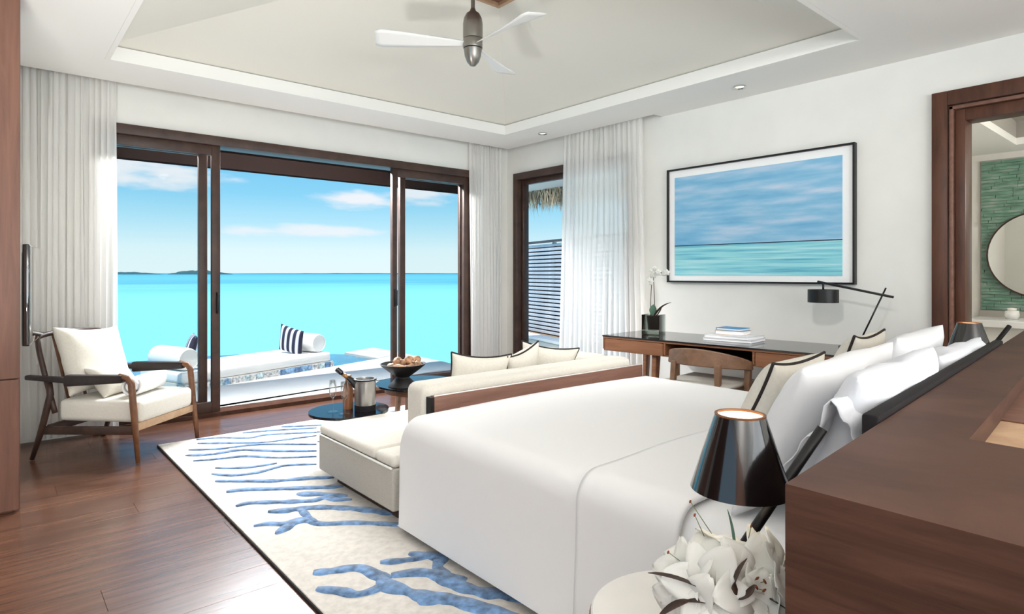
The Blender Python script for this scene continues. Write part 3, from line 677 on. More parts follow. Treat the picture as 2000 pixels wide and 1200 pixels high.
# ------------------------------------------------------------------ rug
rg = thing('rug', 'cream area rug with raised blue coral motif', 'rug', (.88, 1.2, 0))
M().box(.885, 3.42, .95, 4.80, .004, .016, .003).build('pile', 'rug_pile', rg, world=True)
M().box(.879, 3.426, .944, 4.806, .0005, .012, .002).build('edge_binding', 'rug_edge', rg, world=True)
CORAL = [
 ([(0.972, 2.347), (1.026, 2.314), (1.104, 2.282), (1.14, 2.239), (1.155, 2.157), (1.185, 2.108)], .030),
 ([(0.931, 2.216), (0.993, 2.143), (1.026, 2.084), (1.09, 2.07), (1.156, 2.089)], .026),
 ([(1.161, 2.151), (1.147, 2.074), (1.171, 2.001), (1.206, 1.919), (1.247, 1.865), (1.283, 1.805), (1.324, 1.703), (1.36, 1.626), (1.40, 1.5)], .036),
 ([(1.194, 2.123), (1.286, 2.079), (1.338, 2.001), (1.354, 1.876), (1.392, 1.791), (1.444, 1.726), (1.5, 1.6)], .040),
 ([(1.214, 2.25), (1.267, 2.217), (1.332, 2.187), (1.409, 2.173), (1.441, 2.107)], .028),
 ([(1.344, 2.242), (1.388, 2.191), (1.421, 2.124), (1.371, 2.066), (1.357, 1.984), (1.396, 1.906)], .034),
 ([(1.175, 1.906), (1.212, 1.884), (1.247, 1.865)], .030),
 ([(0.939, 2.957), (0.999, 2.94), (1.062, 2.886), (1.145, 2.883), (1.188, 2.778), (1.304, 2.695), (1.417, 2.582), (1.506, 2.473)], .026),
 ([(0.987, 2.805), (1.031, 2.83), (1.098, 2.871), (1.156, 2.856)], .026),
 ([(1.049, 3.089), (1.121, 3.046), (1.176, 3.018), (1.177, 2.908), (1.177, 2.804)], .024),
 ([(1.143, 3.046), (1.264, 2.981), (1.384, 2.86), (1.481, 2.721), (1.516, 2.654)], .034),
 ([(0.951, 3.267), (1.021, 3.266), (1.164, 3.164), (1.274, 3.09), (1.346, 3.091), (1.376, 3.023), (1.438, 2.971)], .028),
 ([(1.25, 3.236), (1.348, 3.152), (1.441, 3.03)], .032),
 ([(0.973, 3.516), (1.065, 3.482), (1.236, 3.358), (1.39, 3.249), (1.49, 3.187)], .034),
 ([(0.975, 3.735), (1.089, 3.638), (1.244, 3.516), (1.372, 3.455), (1.515, 3.358)], .030),
 ([(0.996, 3.888), (1.082, 3.779), (1.219, 3.739), (1.385, 3.763), (1.537, 3.661)], .026),
 ([(1.041, 3.989), (1.186, 3.876), (1.359, 3.842)], .024),
 ([(0.975, 4.229), (1.114, 4.17), (1.26, 4.119), (1.4, 3.957), (1.602, 3.815)], .022),
 ([(0.966, 4.389), (1.098, 4.308), (1.282, 4.282), (1.452, 4.104), (1.652, 3.933)], .028),
 ([(1.013, 4.511), (1.177, 4.405), (1.415, 4.341), (1.715, 4.085)], .022),
 ([(1.099, 4.647), (1.265, 4.52), (1.457, 4.378), (1.629, 4.343), (1.809, 4.306)], .024),
 ([(1.119, 4.763), (1.264, 4.70), (1.418, 4.56), (1.551, 4.566), (1.846, 4.396)], .026),
 ([(1.424, 4.736), (1.645, 4.651), (1.899, 4.521)], .022),
 ([(1.706, 4.729), (1.932, 4.599), (2.3, 4.45)], .022),
 ([(1.85, 4.40), (2.15, 4.2), (2.5, 4.1)], .026), ([(2.1, 4.7), (2.5, 4.5), (3.0, 4.4)], .024), ([(1.75, 4.15), (2.1, 3.95), (2.6, 3.8)], .026),
 ([(2.6, 4.65), (3.0, 4.5), (3.35, 4.55)], .024), ([(2.6, 4.2), (3.0, 4.05), (3.35, 4.1)], .028),
]
def ribbon(pts, hw, z0, z1, seed):
    P = [Vector((x, y, 0)) for x, y in pts]; Q = []
    for i in range(len(P)-1):                      # catmull-rom
        a, b_, c, d = P[max(i-1, 0)], P[i], P[i+1], P[min(i+2, len(P)-1)]
        for k in range(6):
            t = k/6; Q.append(.5*((2*b_)+(c-a)*t+(2*a-5*b_+4*c-d)*t*t+(3*b_-a-3*c+d)*t**3))
    Q.append(P[-1]); nq = len(Q); vs = []; fs = []
    for i, p in enumerate(Q):
        d = (Q[min(i+1, nq-1)]-Q[max(i-1, 0)]).normalized(); s = Vector((-d.y, d.x, 0)); t = i/(nq-1)
        w_ = hw*(.8+.6*noise.noise(Vector((p.x*12+seed, p.y*12, 0))))*min(1, (.35+5*t), (.35+5*(1-t)))
        for q, z in ((s*w_, z0), (s*w_*.8, z1), (-s*w_*.8, z1), (-s*w_, z0)): v = p+q; vs.append((v.x, v.y, z))
    for i in range(nq-1):
        for j in range(3): fs.append((i*4+j, i*4+j+1, (i+1)*4+j+1, (i+1)*4+j))
    fs += [(0, 1, 2, 3), tuple((nq-1)*4+j for j in (3, 2, 1, 0))]
    return vs, fs
for i, (pts, hw) in enumerate(CORAL):
    vs, fs = ribbon(pts, hw*(1.28 if pts[0][1] < 2.6 else 1.05 if pts[0][1] < 3.3 else .78), .014, .0215+.0004*(i % 5), i); M().add(vs, fs).build('coral_branch', 'rug_blue', rg, True, world=True)

# ------------------------------------------------------------------ bed
BX0, BX1 = 1.415, 3.25
bed = thing('bed', 'large bed with smooth white duvet and folded-back top', 'bed', (2.33, 1.5, 0))
M().prism([(1.50, .56), (1.50, 2.38), (3.16, 2.38), (3.16, .72)], .02, .22).build('base', 'grey_fabric', bed, world=True)
M().prism([(1.46, .53), (1.46, 2.41), (3.20, 2.41), (3.20, .69)], .22, .515, .04, 3).build('mattress', 'white_linen', bed, A, world=True)
def drape(x0, x1, y0, y1, zt, zb, rad, inner, seed, foot=True, puff=.012, flare=.012, skew0=0):
    """cloth shell over a box: cross-section along x, running along y, optionally falling over the foot end"""
    prof = []; nseg = 8
    prof += [(x0-flare, zb), (x0-flare*.6, zb+(zt-rad-zb)*.33), (x0-flare*.2, zb+(zt-rad-zb)*.66)]
    for i in range(nseg+1): t = PI/2*i/nseg; prof.append((x0+rad-rad*math.cos(t), zt-rad+rad*math.sin(t)))
    for i in range(1, 16): prof.append((x0+rad+(x1-x0-2*rad)*i/16, zt+puff*math.sin(PI*i/16)))
    for i in range(nseg+1): t = PI/2*(1-i/nseg); prof.append((x1-rad+rad*math.cos(t), zt-rad+rad*math.sin(t)))
    prof += [(x1+flare*.2, zb+(zt-rad-zb)*.66), (x1+flare*.6, zb+(zt-rad-zb)*.33), (x1+flare, zb)]
    ys = []; ny = 22
    rows = [(y0+(y1-(rad if foot else 0)-y0)*i/ny, 0.0, 1.0) for i in range(ny+1)]
    if foot:
        for i in range(1, nseg+1): t = PI/2*i/nseg; rows.append((y1-rad+rad*math.sin(t), rad*(1-math.cos(t)), 1.0))
        for i in range(1, 5): rows.append((y1+flare*i/4, rad+(zt-zb-rad)*i/4, 1.0))
    vs = []; fs = []; K = len(prof); xm = (x0+x1)/2
    for ri, (y, drop, _) in enumerate(rows):
        for k, (px, pz) in enumerate(prof):
            z = max(zb, pz-drop) if drop else pz
            # corner rounding at the foot
            yy = y
            if foot and y > y1-rad:
                ex = max(0, rad*1.0-min(px-x0, x1-px)); yy = y-ex*.35*min(1, (y-(y1-rad))/rad)
            nx = .006*noise.noise(Vector((px*3, y*2.2, pz*3+seed)))
            if skew0 and ri == 0: pass
            yy += skew0*(px-x0)/(x1-x0)*(1-ri/(len(rows)-1))
            vs.append((px+(nx if pz < zt-rad else 0), yy, z+(nx if pz > zt-rad*.5 and drop == 0 else 0)))
    for r_i in range(len(rows)-1):
        for k in range(K-1): fs.append((r_i*K+k, (r_i+1)*K+k, (r_i+1)*K+k+1, r_i*K+k+1))
    return vs, fs
vs, fs = drape(BX0, BX1, 1.10, 2.47, .55, .055, .085, 0, 1); o = M().add(vs, fs).build('duvet', 'white_linen', bed, True, world=True)
vs, fs = drape(BX0-.014, BX1+.014, .96, 1.33, .575, .05, .095, 0, 2, foot=False, flare=.02); o = M().add(vs, fs).build('folded_duvet', 'white_linen', bed, True, world=True)
sd = o.modifiers.new('thickness', 'SOLIDIFY'); sd.thickness = .016; sd.offset = -1
vs, fs = drape(BX0+.012, BX1-.01, .535, 1.0, .545, .06, .09, 0, 3, foot=False, flare=.008, skew0=.165); o = M().add(vs, fs).build('sheet', 'white_linen', bed, True, world=True)
sd = o.modifiers.new('thickness', 'SOLIDIFY'); sd.thickness = .006; sd.offset = -1

# headboard console (wood partition) with slim dark headboard in front
SL = math.tan(R(5))
def hy(x): return .41+SL*(x-.862)
hc = thing('headboard_console', 'big brown wooden console partition behind the bed with sunken top', 'console', (2.4, .1, 0))
XE, YB = 4.22, -.45; RXL = 1.345
def rf(x): return .304+SL*(x-1.341)
M().prism([(.862, hy(.862)), (.862, YB), (XE, YB), (XE, hy(XE))], 0, .853).build('body', 'console_wood', hc, world=True)
tp = M(); tp.prism([(.862, hy(.862)), (.862, YB), (RXL, YB), (RXL, hy(RXL))], .853, .90); tp.prism([(RXL, hy(RXL)), (RXL, rf(RXL)), (XE, rf(XE)), (XE, hy(XE))], .853, .90)
tp.build('top_frame', 'console_wood', hc, world=True)
M().prism([(RXL, rf(RXL)), (RXL, YB), (RXL+.44, YB), (RXL+.44, rf(RXL+.44))], .853, .857).build('inlay_strip', 'tan_wood', hc, world=True)
M().prism([(RXL+.44, rf(RXL+.44)), (RXL+.44, YB), (XE, YB), (XE, rf(XE))], .853, .860).build('sunken_panel', 'wardrobe_wood', hc, world=True)
hb = thing('headboard', 'slim dark leather headboard between bed and wooden console', 'headboard', (2.3, .52, 0))
hm = M(); hm.prism([(1.36, hy(1.36)+.003), (3.3, hy(3.3)+.003), (3.3, hy(3.3)+.036), (1.36, hy(1.36)+.036)], .05, .912, .006)
hm.build('panel', 'black_leather', hb, A, world=True)

# bed pillows
RZ = R(5)
def bp(label, mt, x, dy, z, tilt, rz=RZ, **k): return pillow(label, mt, (x, hy(x)+.05+dy, z), R(tilt), rz, **k)
dp_ = bp('crumpled white sleeping pillow against the headboard near the black lampshade', 'crumpled_white', 1.86, .135, .552, 15, w=.80, h=.43, T=.17, wr=.02, seed=3, c=.05)
bp('crumpled white sleeping pillow against the headboard on the bathroom side', 'crumpled_white', 2.76, .135, .552, 17, w=.86, h=.395, T=.17, wr=.02, seed=9, c=.05)
vs = []; fs = []; nl = 44; ns_ = 9                     # open pillowcase end with loose hanging folds
for i in range(ns_+1):
    t = i/ns_
    for j in range(nl):
        a = 2*PI*j/nl; f_ = .018*t*math.sin(a*5+1.3)+.012*t*math.sin(a*9+t*3)
        vs.append((-.34-.085*t-.02*t*math.sin(a), (.035+.035*t+f_)*math.cos(a), .205+(.165+.01*t+f_)*math.sin(a)-.03*t*t))
for i in range(ns_):
    for j in range(nl): fs.append((i*nl+j, i*nl+(j+1) % nl, (i+1)*nl+(j+1) % nl, (i+1)*nl+j))
o = M().add(vs, fs).build('pillowcase_flap', 'crumpled_white', dp_, True); sd = o.modifiers.new('thickness', 'SOLIDIFY'); sd.thickness = .003; sd.offset = 0
bp('smooth white square pillow in the middle row beside the black lampshade', 'white_pillow', 1.93, .345, .552, 24, w=.86, h=.45, T=.16, c=.07, wr=.006, seed=2)
bp('smooth white square pillow in the middle row on the bathroom side', 'white_pillow', 2.80, .345, .552, 24, w=.80, h=.46, T=.16, c=.07, wr=.006, seed=5)
bp('cream scatter pillow with black piping in front of the smooth white pillows', 'beige_fabric', 2.27, .60, .565, 26, rz=R(2), w=.45, h=.36, T=.15, pip='piping_dark', c=.13)
bp('cream scatter pillow with black piping on the desk side of the bed', 'beige_fabric', 2.97, .54, .565, 22, rz=R(4), w=.44, h=.40, T=.15, pip='piping_dark', c=.13)

# ------------------------------------------------------------------ sofa at the foot of the bed
sf = thing('sofa', 'cream chaise sofa with wood-backed low backrest at the bed foot', 'sofa', (2.3, 2.9, 0))
M().box(1.424, 3.20, 2.52, 3.36, .085, .285, .012, 3).build('base', 'grey_fabric', sf, A, world=True)
M().box(1.50, 3.12, 2.58, 3.28, 0.017, .085).build('plinth', 'dark_wood', sf, world=True)
sc_ = M().box(1.424, 3.04, 2.70, 3.362, .286, .345, .025, 4).build('seat_cushion', 'cream_fabric', sf, A, world=True)
M().box(1.424, 1.60, 2.52, 2.70, .286, .342, .025, 4).build('seat_corner', 'cream_fabric', sf, A, world=True)
M().tube([(1.424, 2.53, .287), (1.424, 3.36, .287), (3.0, 3.364, .287)], .006, 6).build('piping', 'piping_white', sf, True, world=True)
M().box(1.605, 3.20, 2.53, 2.72, .30, .652, .045, 5).build('backrest', 'cream_fabric', sf, A, world=True)
M().box(3.04, 3.20, 2.721, 3.34, .30, .652, .045, 5).build('armrest', 'cream_fabric', sf, A, world=True)
M().box(1.632, 3.245, 2.485, 2.525, .20, .604, .004).build('back_panel', 'sofa_wood', sf, A, world=True)
M().tube([(1.634, 2.490, .22), (1.634, 2.490, .606), (3.243, 2.490, .606)], .004, 6).build('panel_trim', 'piping_white', sf, True, world=True)
M().box(1.612, 1.631, 2.488, 2.529, .20, .60).build('post', 'black_metal', sf, world=True)
for x, y, z, rz, ro, lb in ((2.17, 2.93, .352, -14, 5, 'cream pillow with dark piping at the open end of the sofa'),
                      (2.53, 2.95, .354, 18, -9, 'cream pillow with dark piping in the middle of the sofa'),
                      (2.80, 2.99, .354, -34, 8, 'cream pillow with dark piping tucked into the sofa arm corner')):
    pillow(lb, 'beige_fabric', (x, y, z), R(16), R(rz), .38, .40, .15, 'piping_dark', .14, roll=R(ro))

# ------------------------------------------------------------------ armchair
ac = thing('armchair', 'wooden armchair with dark strapped arms and cream seat by the curtain', 'armchair', (.70, 4.90, 0), R(-46.7))
for s in (-1, 1):
    m = M(); m.tube([(.335, s*.30, 0.006), (.30, s*.295, .34), (.285, s*.295, .50), (.262, s*.295, .535), (.20, s*.295, .548)], [.014, .021, .021, .02, .019], 10); m.build('front_leg', 'chair_wood', ac, True)
    m = M(); m.tube([(-.40, s*.30, .006), (-.335, s*.295, .20), (-.28, s*.29, .42), (-.29, s*.29, .50)], [.014, .02, .021, .019], 10); m.build('rear_leg', 'dark_wood', ac, True)
    m = M(); m.beam((.235, s*.295, .533), (-.16, s*.297, .515), .05, .050, .062, .074, bev=.012); m.beam((-.15, s*.297, .517), (-.44, s*.297, .53), .05, .036, .04, .03, bev=.008); m.build('arm', 'black_strap', ac, A)
    M().beam((.30, s*.285, .205), (-.33, s*.285, .19), .03, .05).build('side_rail', 'dark_wood', ac, A)
M().beam((.30, -.28, .225), (.30, .28, .225), .03, .05).build('front_rail', 'tan_wood', ac, A)
M().beam((-.30, -.28, .2), (-.30, .28, .2), .03, .05).build('rear_rail', 'dark_wood', ac, A)
bk = [(-.26, -.275, .30), (-.345, -.278, .60), (-.385, -.27, .74), (-.40, -.235, .79), (-.405, 0, .805), (-.40, .235, .79), (-.385, .27, .74), (-.345, .278, .60), (-.26, .275, .30)]
def smooth_path(P, k=6):
    P = [Vector(p) for p in P]; Q = []
    for i in range(len(P)-1):
        a, b_, c, d = P[max(i-1, 0)], P[i], P[i+1], P[min(i+2, len(P)-1)]
        for t in [j/k for j in range(k)]: Q.append(.5*((2*b_)+(c-a)*t+(2*a-5*b_+4*c-d)*t*t+(3*b_-a-3*c+d)*t**3))
    return Q+[P[-1]]
M().tube(smooth_path(bk), .016, 10).build('back_frame', 'dark_wood', ac, True)
for y in (-.14, 0, .14): M().tube([(-.27, y, .30), (-.35, y, .6), (-.403, y, .80)], .010, 8).build('back_slat', 'chair_wood', ac, True)
M().box(-.25, .325, -.268, .268, .245, .385, .035, 5).build('seat_cushion', 'cream_fabric', ac, A)
ring = [(.327*1, -.27, .345), (.327, .27, .345), (-.25, .27, .345), (-.25, -.27, .345)]
def at_chair(x, y, z):
    c, s = math.cos(R(-46.7)), math.sin(R(-46.7)); return (.70+c*x-s*y, 4.90+s*x+c*y, z)
CR = R(-46.7)
pillow('large cream pillow leaning on the armchair back', 'beige_fabric', at_chair(-.155, .0, .390), R(-19), CR+R(90), .56, .47, .17, c=.13, wr=.008, roll=R(4))
pillow('small cream lumbar pillow on the armchair seat', 'beige_fabric', at_chair(.02, -.03, .388), R(-38), CR+R(90), .34, .24, .12, c=.12)
tr = thing('rolled_towel', 'white rolled towel lying on the armchair seat', 'towel', at_chair(.13, .02, .387), CR+R(8))
sp = []
for i in range(60):
    t = i/59; a = t*4.2*PI; r = .012+.058*t; sp.append((r*math.cos(a), .07+r*math.sin(a)))
vs = []; fs = []
for k, y in enumerate((-.16, -.15, .15, .16)):
    for (a, b_) in sp: vs.append((a*(.96 if k in (0, 3) else 1), y, b_))
for k in range(3):
    for i in range(59): fs.append((k*60+i, k*60+i+1, (k+1)*60+i+1, (k+1)*60+i))
o = M().add(vs, fs).build('roll', 'towel', tr, True); md = o.modifiers.new('thickness', 'SOLIDIFY'); md.thickness = .011; md.offset = 0

# ------------------------------------------------------------------ tray table with champagne
tt = thing('tray_table', 'low black oval side table in front of the sofa', 'table', (1.74, 3.63, 0))
def oval(rx, ry, z0, z1, bev=.006):
    return M().prism([(rx*math.cos(t)*1.0, ry*math.sin(t)) for t in [2*PI*i/48 for i in range(48)]], z0, z1)
oval(.25, .235, .318, .334).build('top', 'black_glass', tt, A)
M().lathe([(.12, .017), (.12, .03), (.02, .045), (.018, .318), (0, .318)], 28).build('pedestal', 'black_metal', tt, A)
bk_ = thing('ice_bucket', 'steel ice bucket with dark base on the low black table', 'bucket', (1.81, 3.55, .334))
M().lathe([(.001, 0), (.066, 0), (.067, .035), (.001, .035)], 32).build('base', 'black_leather', bk_, A)
M().lathe([(.001, .036), (.064, .036), (.067, .10), (.066, .165), (.062, .19), (.065, .2), (.060, .2), (.058, .188), (.060, .06), (.001, .06)], 32).build('body', 'steel', bk_, A)
M().lathe([(.06, .186), (.071, .19), (.071, .198), (.06, .2), (.06, .186)], 32).build('rim', 'black_metal', bk_, A)
cb = thing('champagne_bottle', 'dark champagne bottle with gold foil leaning out of the ice bucket', 'bottle', (1.83, 3.535, .43))
RT = Matrix.Rotation(R(-52), 4, Vector((math.sin(R(40.5)), math.cos(R(40.5)), 0))) @ Matrix.Translation((0, 0, .045))
M().lathe([(.001, -.02), (.026, -.02), (.028, .06), (.02, .105), (.0125, .13), (.0125, .175)], 24, mtx=RT).build('glass_body', 'bottle_dark', cb, True)
M().lathe([(.0135, .13), (.0135, .165), (.0128, .165)], 20, mtx=RT).build('foil_collar', 'gold_foil', cb, True)
M().lathe([(.014, .175), (.016, .18), (.016, .215), (.012, .22), (.001, .22)], 20, mtx=RT).build('neck_foil', 'bottle_dark', cb, A)
tb = thing('tan_bottle', 'tan brown bottle standing beside the ice bucket', 'bottle', (1.745, 3.66, .334))
M().lathe([(.001, 0), (.03, 0), (.032, .01), (.032, .12), (.026, .15), (.016, .175)], 24).build('body', 'bottle_tan', tb, A)
M().lathe([(.0165, .175), (.017, .19), (.021, .197), (.021, .215), (.001, .22)], 24).build('neck', 'gold_foil', tb, A)
def flute(x, y, label):
    f = thing('champagne_flute', label, 'glass', (x, y, .334))
    M().lathe([(.001, .001), (.032, .001), (.032, .004), (.006, .008)], 28).build('foot', 'clear_glass', f, A)
    M().lathe([(.0045, .008), (.004, .075), (.006, .085)], 12).build('stem', 'clear_glass', f, True)
    M().lathe([(.003, .085), (.018, .105), (.023, .13), (.022, .2), (.0205, .2), (.0215, .13), (.016, .107), (.001, .09)], 28).build('bowl', 'clear_glass', f, True)
flute(1.655, 3.52, 'tall champagne flute beside the steel ice bucket'); flute(1.625, 3.62, 'champagne flute at the rim of the black table before the tan bottle')

# round coffee table + bowl of shells
ct = thing('round_table', 'round dark-topped coffee table with wooden legs between sofa and doors', 'table', (2.33, 3.76, 0))
M().lathe([(.001, .40), (.28, .40), (.297, .407), (.297, .42), (.001, .42)], 56).build('top', 'black_glass', ct, A)
M().lathe([(.22, .36), (.235, .36), (.235, .40), (.22, .40), (.22, .36)], 40).build('apron', 'chair_wood', ct, A)
for a in (R(-20), R(100), R(220)):
    M().beam((.20*math.cos(a), .20*math.sin(a), .40), (.25*math.cos(a), .25*math.sin(a), .018), .05, .03, .028, .022).build('leg', 'stool_wood', ct, A)
bo = thing('fruit_bowl', 'black hourglass pedestal bowl on the round coffee table', 'bowl', (2.17, 3.70, .421))
M().lathe([(.001, .001), (.10, .001), (.098, .008), (.047, .058), (.046, .066), (.10, .105), (.15, .145), (.157, .156), (.15, .156), (.095, .115), (.03, .082), (.001, .08)], 44).build('bowl', 'bowl_black', bo, A)
random.seed(21)
sp_ = [(0.08, 0, .135), (-.075, .03, .135), (.0, -.085, .135), (-.02, .08, .13), (.065, -.065, .14), (-.07, -.06, .14), (.065, .07, .135), (0, 0, .15), (.09, .01, .172), (-.03, .02, .175), (.035, -.04, .17)]
for i, (x, y, z) in enumerate(sp_):
    s = thing('seashell', 'brown mottled seashell heaped in the black pedestal bowl', 'seashell', (2.17+x, 3.70+y, .421+z), random.uniform(0, 6), 'shells in the black bowl')
    bm = bmesh.new(); bmesh.ops.create_icosphere(bm, subdivisions=3, radius=1)
    L_, W_ = random.uniform(.042, .054), random.uniform(.028, .035)
    for v in bm.verts:
        c = v.co; k = 1+.22*noise.noise(c*1.7+Vector((i*3, 0, 0)))+.08*noise.noise(c*5+Vector((i, 0, 0))); t = (c.x+1)/2
        v.co = Vector((c.x*L_*1.1, c.y*W_*(1.25-.75*t), c.z*W_*(1.2-.75*t)))*k
    M().frombm(bm, Matrix.Rotation(random.uniform(-.6, .6), 4, 'Y')).build('body', 'shell_brown', s, True)
    M().tube([(L_*.75, 0, 0), (L_*1.0, .002, .004), (L_*1.25, .004, .006)], [.010, .007, .002], 8).build('spire', 'shell_brown', s, True)

# ------------------------------------------------------------------ desk
DR = R(-85.5); DO = (3.78, 3.30, 0)
def at_desk(x, y, z):
    c, s = math.cos(DR), math.sin(DR); return (DO[0]+c*x-s*y, DO[1]+s*x+c*y, z)
dk = thing('desk', 'long wooden writing desk with black glass top against the right wall', 'desk', DO, DR)
DL, DD, DH = 1.95, .62, .70
M().box(0, DL, 0, DD, DH-.012, DH, .002, 1).build('glass_top', 'black_glass', dk)
M().box(0.004, DL-.004, 0.004, DD-.004, DH-.024, DH-.0125).build('top_board', 'desk_wood', dk)
M().box(.004, DL-.004, .02, DD-.004, DH-.125, DH-.112).build('bottom_board', 'desk_wood', dk)
M().box(.004, .02, .004, DD-.004, DH-.112, DH-.024).build('end_panel', 'desk_wood', dk); M().box(DL-.02, DL-.004, .004, DD-.004, DH-.112, DH-.024).build('end_panel', 'desk_wood', dk)
M().box(.02, DL-.02, DD-.02, DD-.004, DH-.112, DH-.024).build('rear_panel', 'dark_wood', dk)
M().box(.024, .555, .003, .02, DH-.122, DH-.028, .002, 1).build('drawer_front', 'desk_wood', dk); M().box(1.255, DL-.024, .003, .02, DH-.122, DH-.028, .002, 1).build('drawer_front', 'desk_wood', dk)
M().box(.56, .575, .006, DD-.02, DH-.112, DH-.024).build('divider', 'desk_wood', dk); M().box(1.235, 1.25, .006, DD-.02, DH-.112, DH-.024).build('divider', 'desk_wood', dk)
for x, y, dx, dy in ((.46, .07, -.02, -.02), (.10, DD-.12, -.03, .02), (DL-.46, .07, .02, -.02), (DL-.1, DD-.1, .03, .02)):
    M().beam((x, y, DH-.125), (x+dx, y+dy, .001), .065, .04, .035, .03).build('leg', 'desk_wood', dk, A)

# low-back desk chair
dc = thing('desk_chair', 'low curved-back wooden chair tucked under the desk', 'chair', at_desk(.93, -.02, 0), DR)
cr_ = []
for i in range(25):
    t = PI*(1.0+i/24); cr_.append((.285*math.cos(t), .05+.25*math.sin(t), .575+.055*math.sin(PI*i/24)))
vs = []; fs = []
for i, (x, y, z) in enumerate(cr_):
    c = Vector((x, y-.05, 0)).normalized(); h_ = .028+.030*math.sin(PI*i/24); th_ = .020
    for q, zz in ((-th_, -h_), (th_, -h_), (th_*.7, h_), (-th_*.7, h_)): vs.append((x+c.x*q, y+c.y*q, z+zz))
for i in range(24):
    for j in range(4): fs.append((i*4+j, i*4+(j+1) % 4, (i+1)*4+(j+1) % 4, (i+1)*4+j))
fs += [(0, 1, 2, 3), tuple(96+j for j in (3, 2, 1, 0))]
o = M().add(vs, fs).build('crest_rail', 'stool_wood', dc, A); bv = o.modifiers.new('bevel', 'BEVEL'); bv.width = .006; bv.segments = 2; bv.limit_method = 'ANGLE'
M().box(-.24, .24, -.19, .24, .43, .455, .012, 3).build('seat', 'grey_fabric', dc, A)
M().box(-.23, .23, -.18, .23, .40, .43).build('seat_frame', 'stool_wood', dc)
for sx in (-1, 1):
    M().beam((sx*.272, .04, .585), (sx*.255, .03, .001), .042, .042, .024, .024).build('leg', 'stool_wood', dc, A)
    M().beam((sx*.16, -.175, .59), (sx*.185, -.215, .001), .04, .04, .024, .024).build('leg', 'stool_wood', dc, A)

# books on desk
bk0 = at_desk(.945, .36, DH+.001)
def book(name, label, loc, rz, w_, d_, h_, cov, grp):
    b = thing(name, label, 'book', loc, rz, grp)
    M().box(-w_/2+.003, w_/2-.004, -d_/2+.004, d_/2-.004, .003, h_-.003).build('pages', 'paper', b)
    M().box(-w_/2, w_/2, -d_/2, d_/2, 0, .003).box(-w_/2, w_/2, -d_/2, d_/2, h_-.003, h_).box(-w_/2-.001, -w_/2+.003, -d_/2, d_/2, 0, h_).build('cover', cov, b)
book('book', 'large white hardback at the bottom of the desk book stack', bk0, DR+R(2), .36, .27, .022, 'book_white', 'books on the desk')
book('book', 'large white hardback second from the bottom of the desk book stack', (bk0[0], bk0[1], bk0[2]+.0225), DR-R(3), .34, .26, .022, 'book_white', 'books on the desk')
book('book', 'thick beige book under the blue one on the desk', (bk0[0]+.0, bk0[1]+.01, bk0[2]+.045), DR+R(4), .21, .16, .03, 'book_beige', 'books on the desk')
book('book', 'small blue book on top of the desk stack', (bk0[0]+.0, bk0[1]+.012, bk0[2]+.0755), DR-R(4), .19, .15, .018, 'book_blue', 'books on the desk')

# orchid in glass
oc0 = at_desk(.255, .36, DH+.001)
op = thing('glass_vase', 'square clear glass vase with dark orchid pot on the desk', 'vase', oc0, DR+R(12))
gl = M(); g_ = .075
for bx in ((-g_, g_, -g_, -g_+.006), (-g_, g_, g_-.006, g_), (-g_, -g_+.006, -g_+.006, g_-.006), (g_-.006, g_, -g_+.006, g_-.006)): gl.box(*bx, 0, .16)
gl.box(-g_, g_, -g_, g_, 0, .012); gl.build('glass', 'vase_glass', op)
M().lathe([(.001, .03), (.045, .03), (.058, .15), (.05, .15), (.001, .14)], 24).build('inner_pot', 'orchid_pot', op, A)
orc = thing('orchid', 'white orchid with two thin stems and dark leaves on the desk', 'orchid', (oc0[0], oc0[1], oc0[2]+.14), DR)
M().tube([(-.03, 0, 0), (-.028, 0, .14), (-.018, 0, .28)], .0028, 6).build('stem', 'leaf_dark', orc, True)
M().tube([(.012, 0, 0), (.006, 0, .18), (.0, 0, .33), (.02, 0, .375), (.09, -.01, .36), (.13, -.01, .35)], .0028, 6).build('stem', 'leaf_dark', orc, True)
def leafmesh(p0, p1, p2, wd, n_=8):
    vs = []; fs = []; p0, p1, p2 = map(Vector, (p0, p1, p2)); up = Vector((0, 0, 1))
    for i in range(n_+1):
        t = i/n_; p = p0*(1-t)**2+p1*2*t*(1-t)+p2*t*t; d = ((p1-p0)*(1-t)+(p2-p1)*t).normalized(); s = d.cross(up)
        s = s.normalized() if s.length > .05 else Vector((0, 1, 0)); nn_ = s.cross(d); ww = wd*math.sin(PI*min(.999, .06+.94*t))**.7
        for q, hh in ((-ww, .18*ww), (0, -.15*ww), (ww, .18*ww)): v = p+s*q+nn_*hh; vs.append(tuple(v))
    for i in range(n_):
        for j in range(2): fs.append((i*3+j, i*3+j+1, (i+1)*3+j+1, (i+1)*3+j))
    return vs, fs
def addsolid(o, th_=.0016): s = o.modifiers.new('thickness', 'SOLIDIFY'); s.thickness = th_; s.offset = 0; return o
addsolid(M().add(*leafmesh((0, 0, -.005), (.07, -.01, .10), (.17, -.01, .125), .020)).build('leaf', 'leaf_dark', orc, True))
addsolid(M().add(*leafmesh((0, 0, -.005), (.0, -.02, .06), (.02, -.03, .105), .030)).build('leaf', 'leaf_green', orc, True))
addsolid(M().add(*leafmesh((.01, 0, -.005), (.05, .02, .04), (.06, .03, .085), .024)).build('leaf', 'leaf_dark', orc, True))
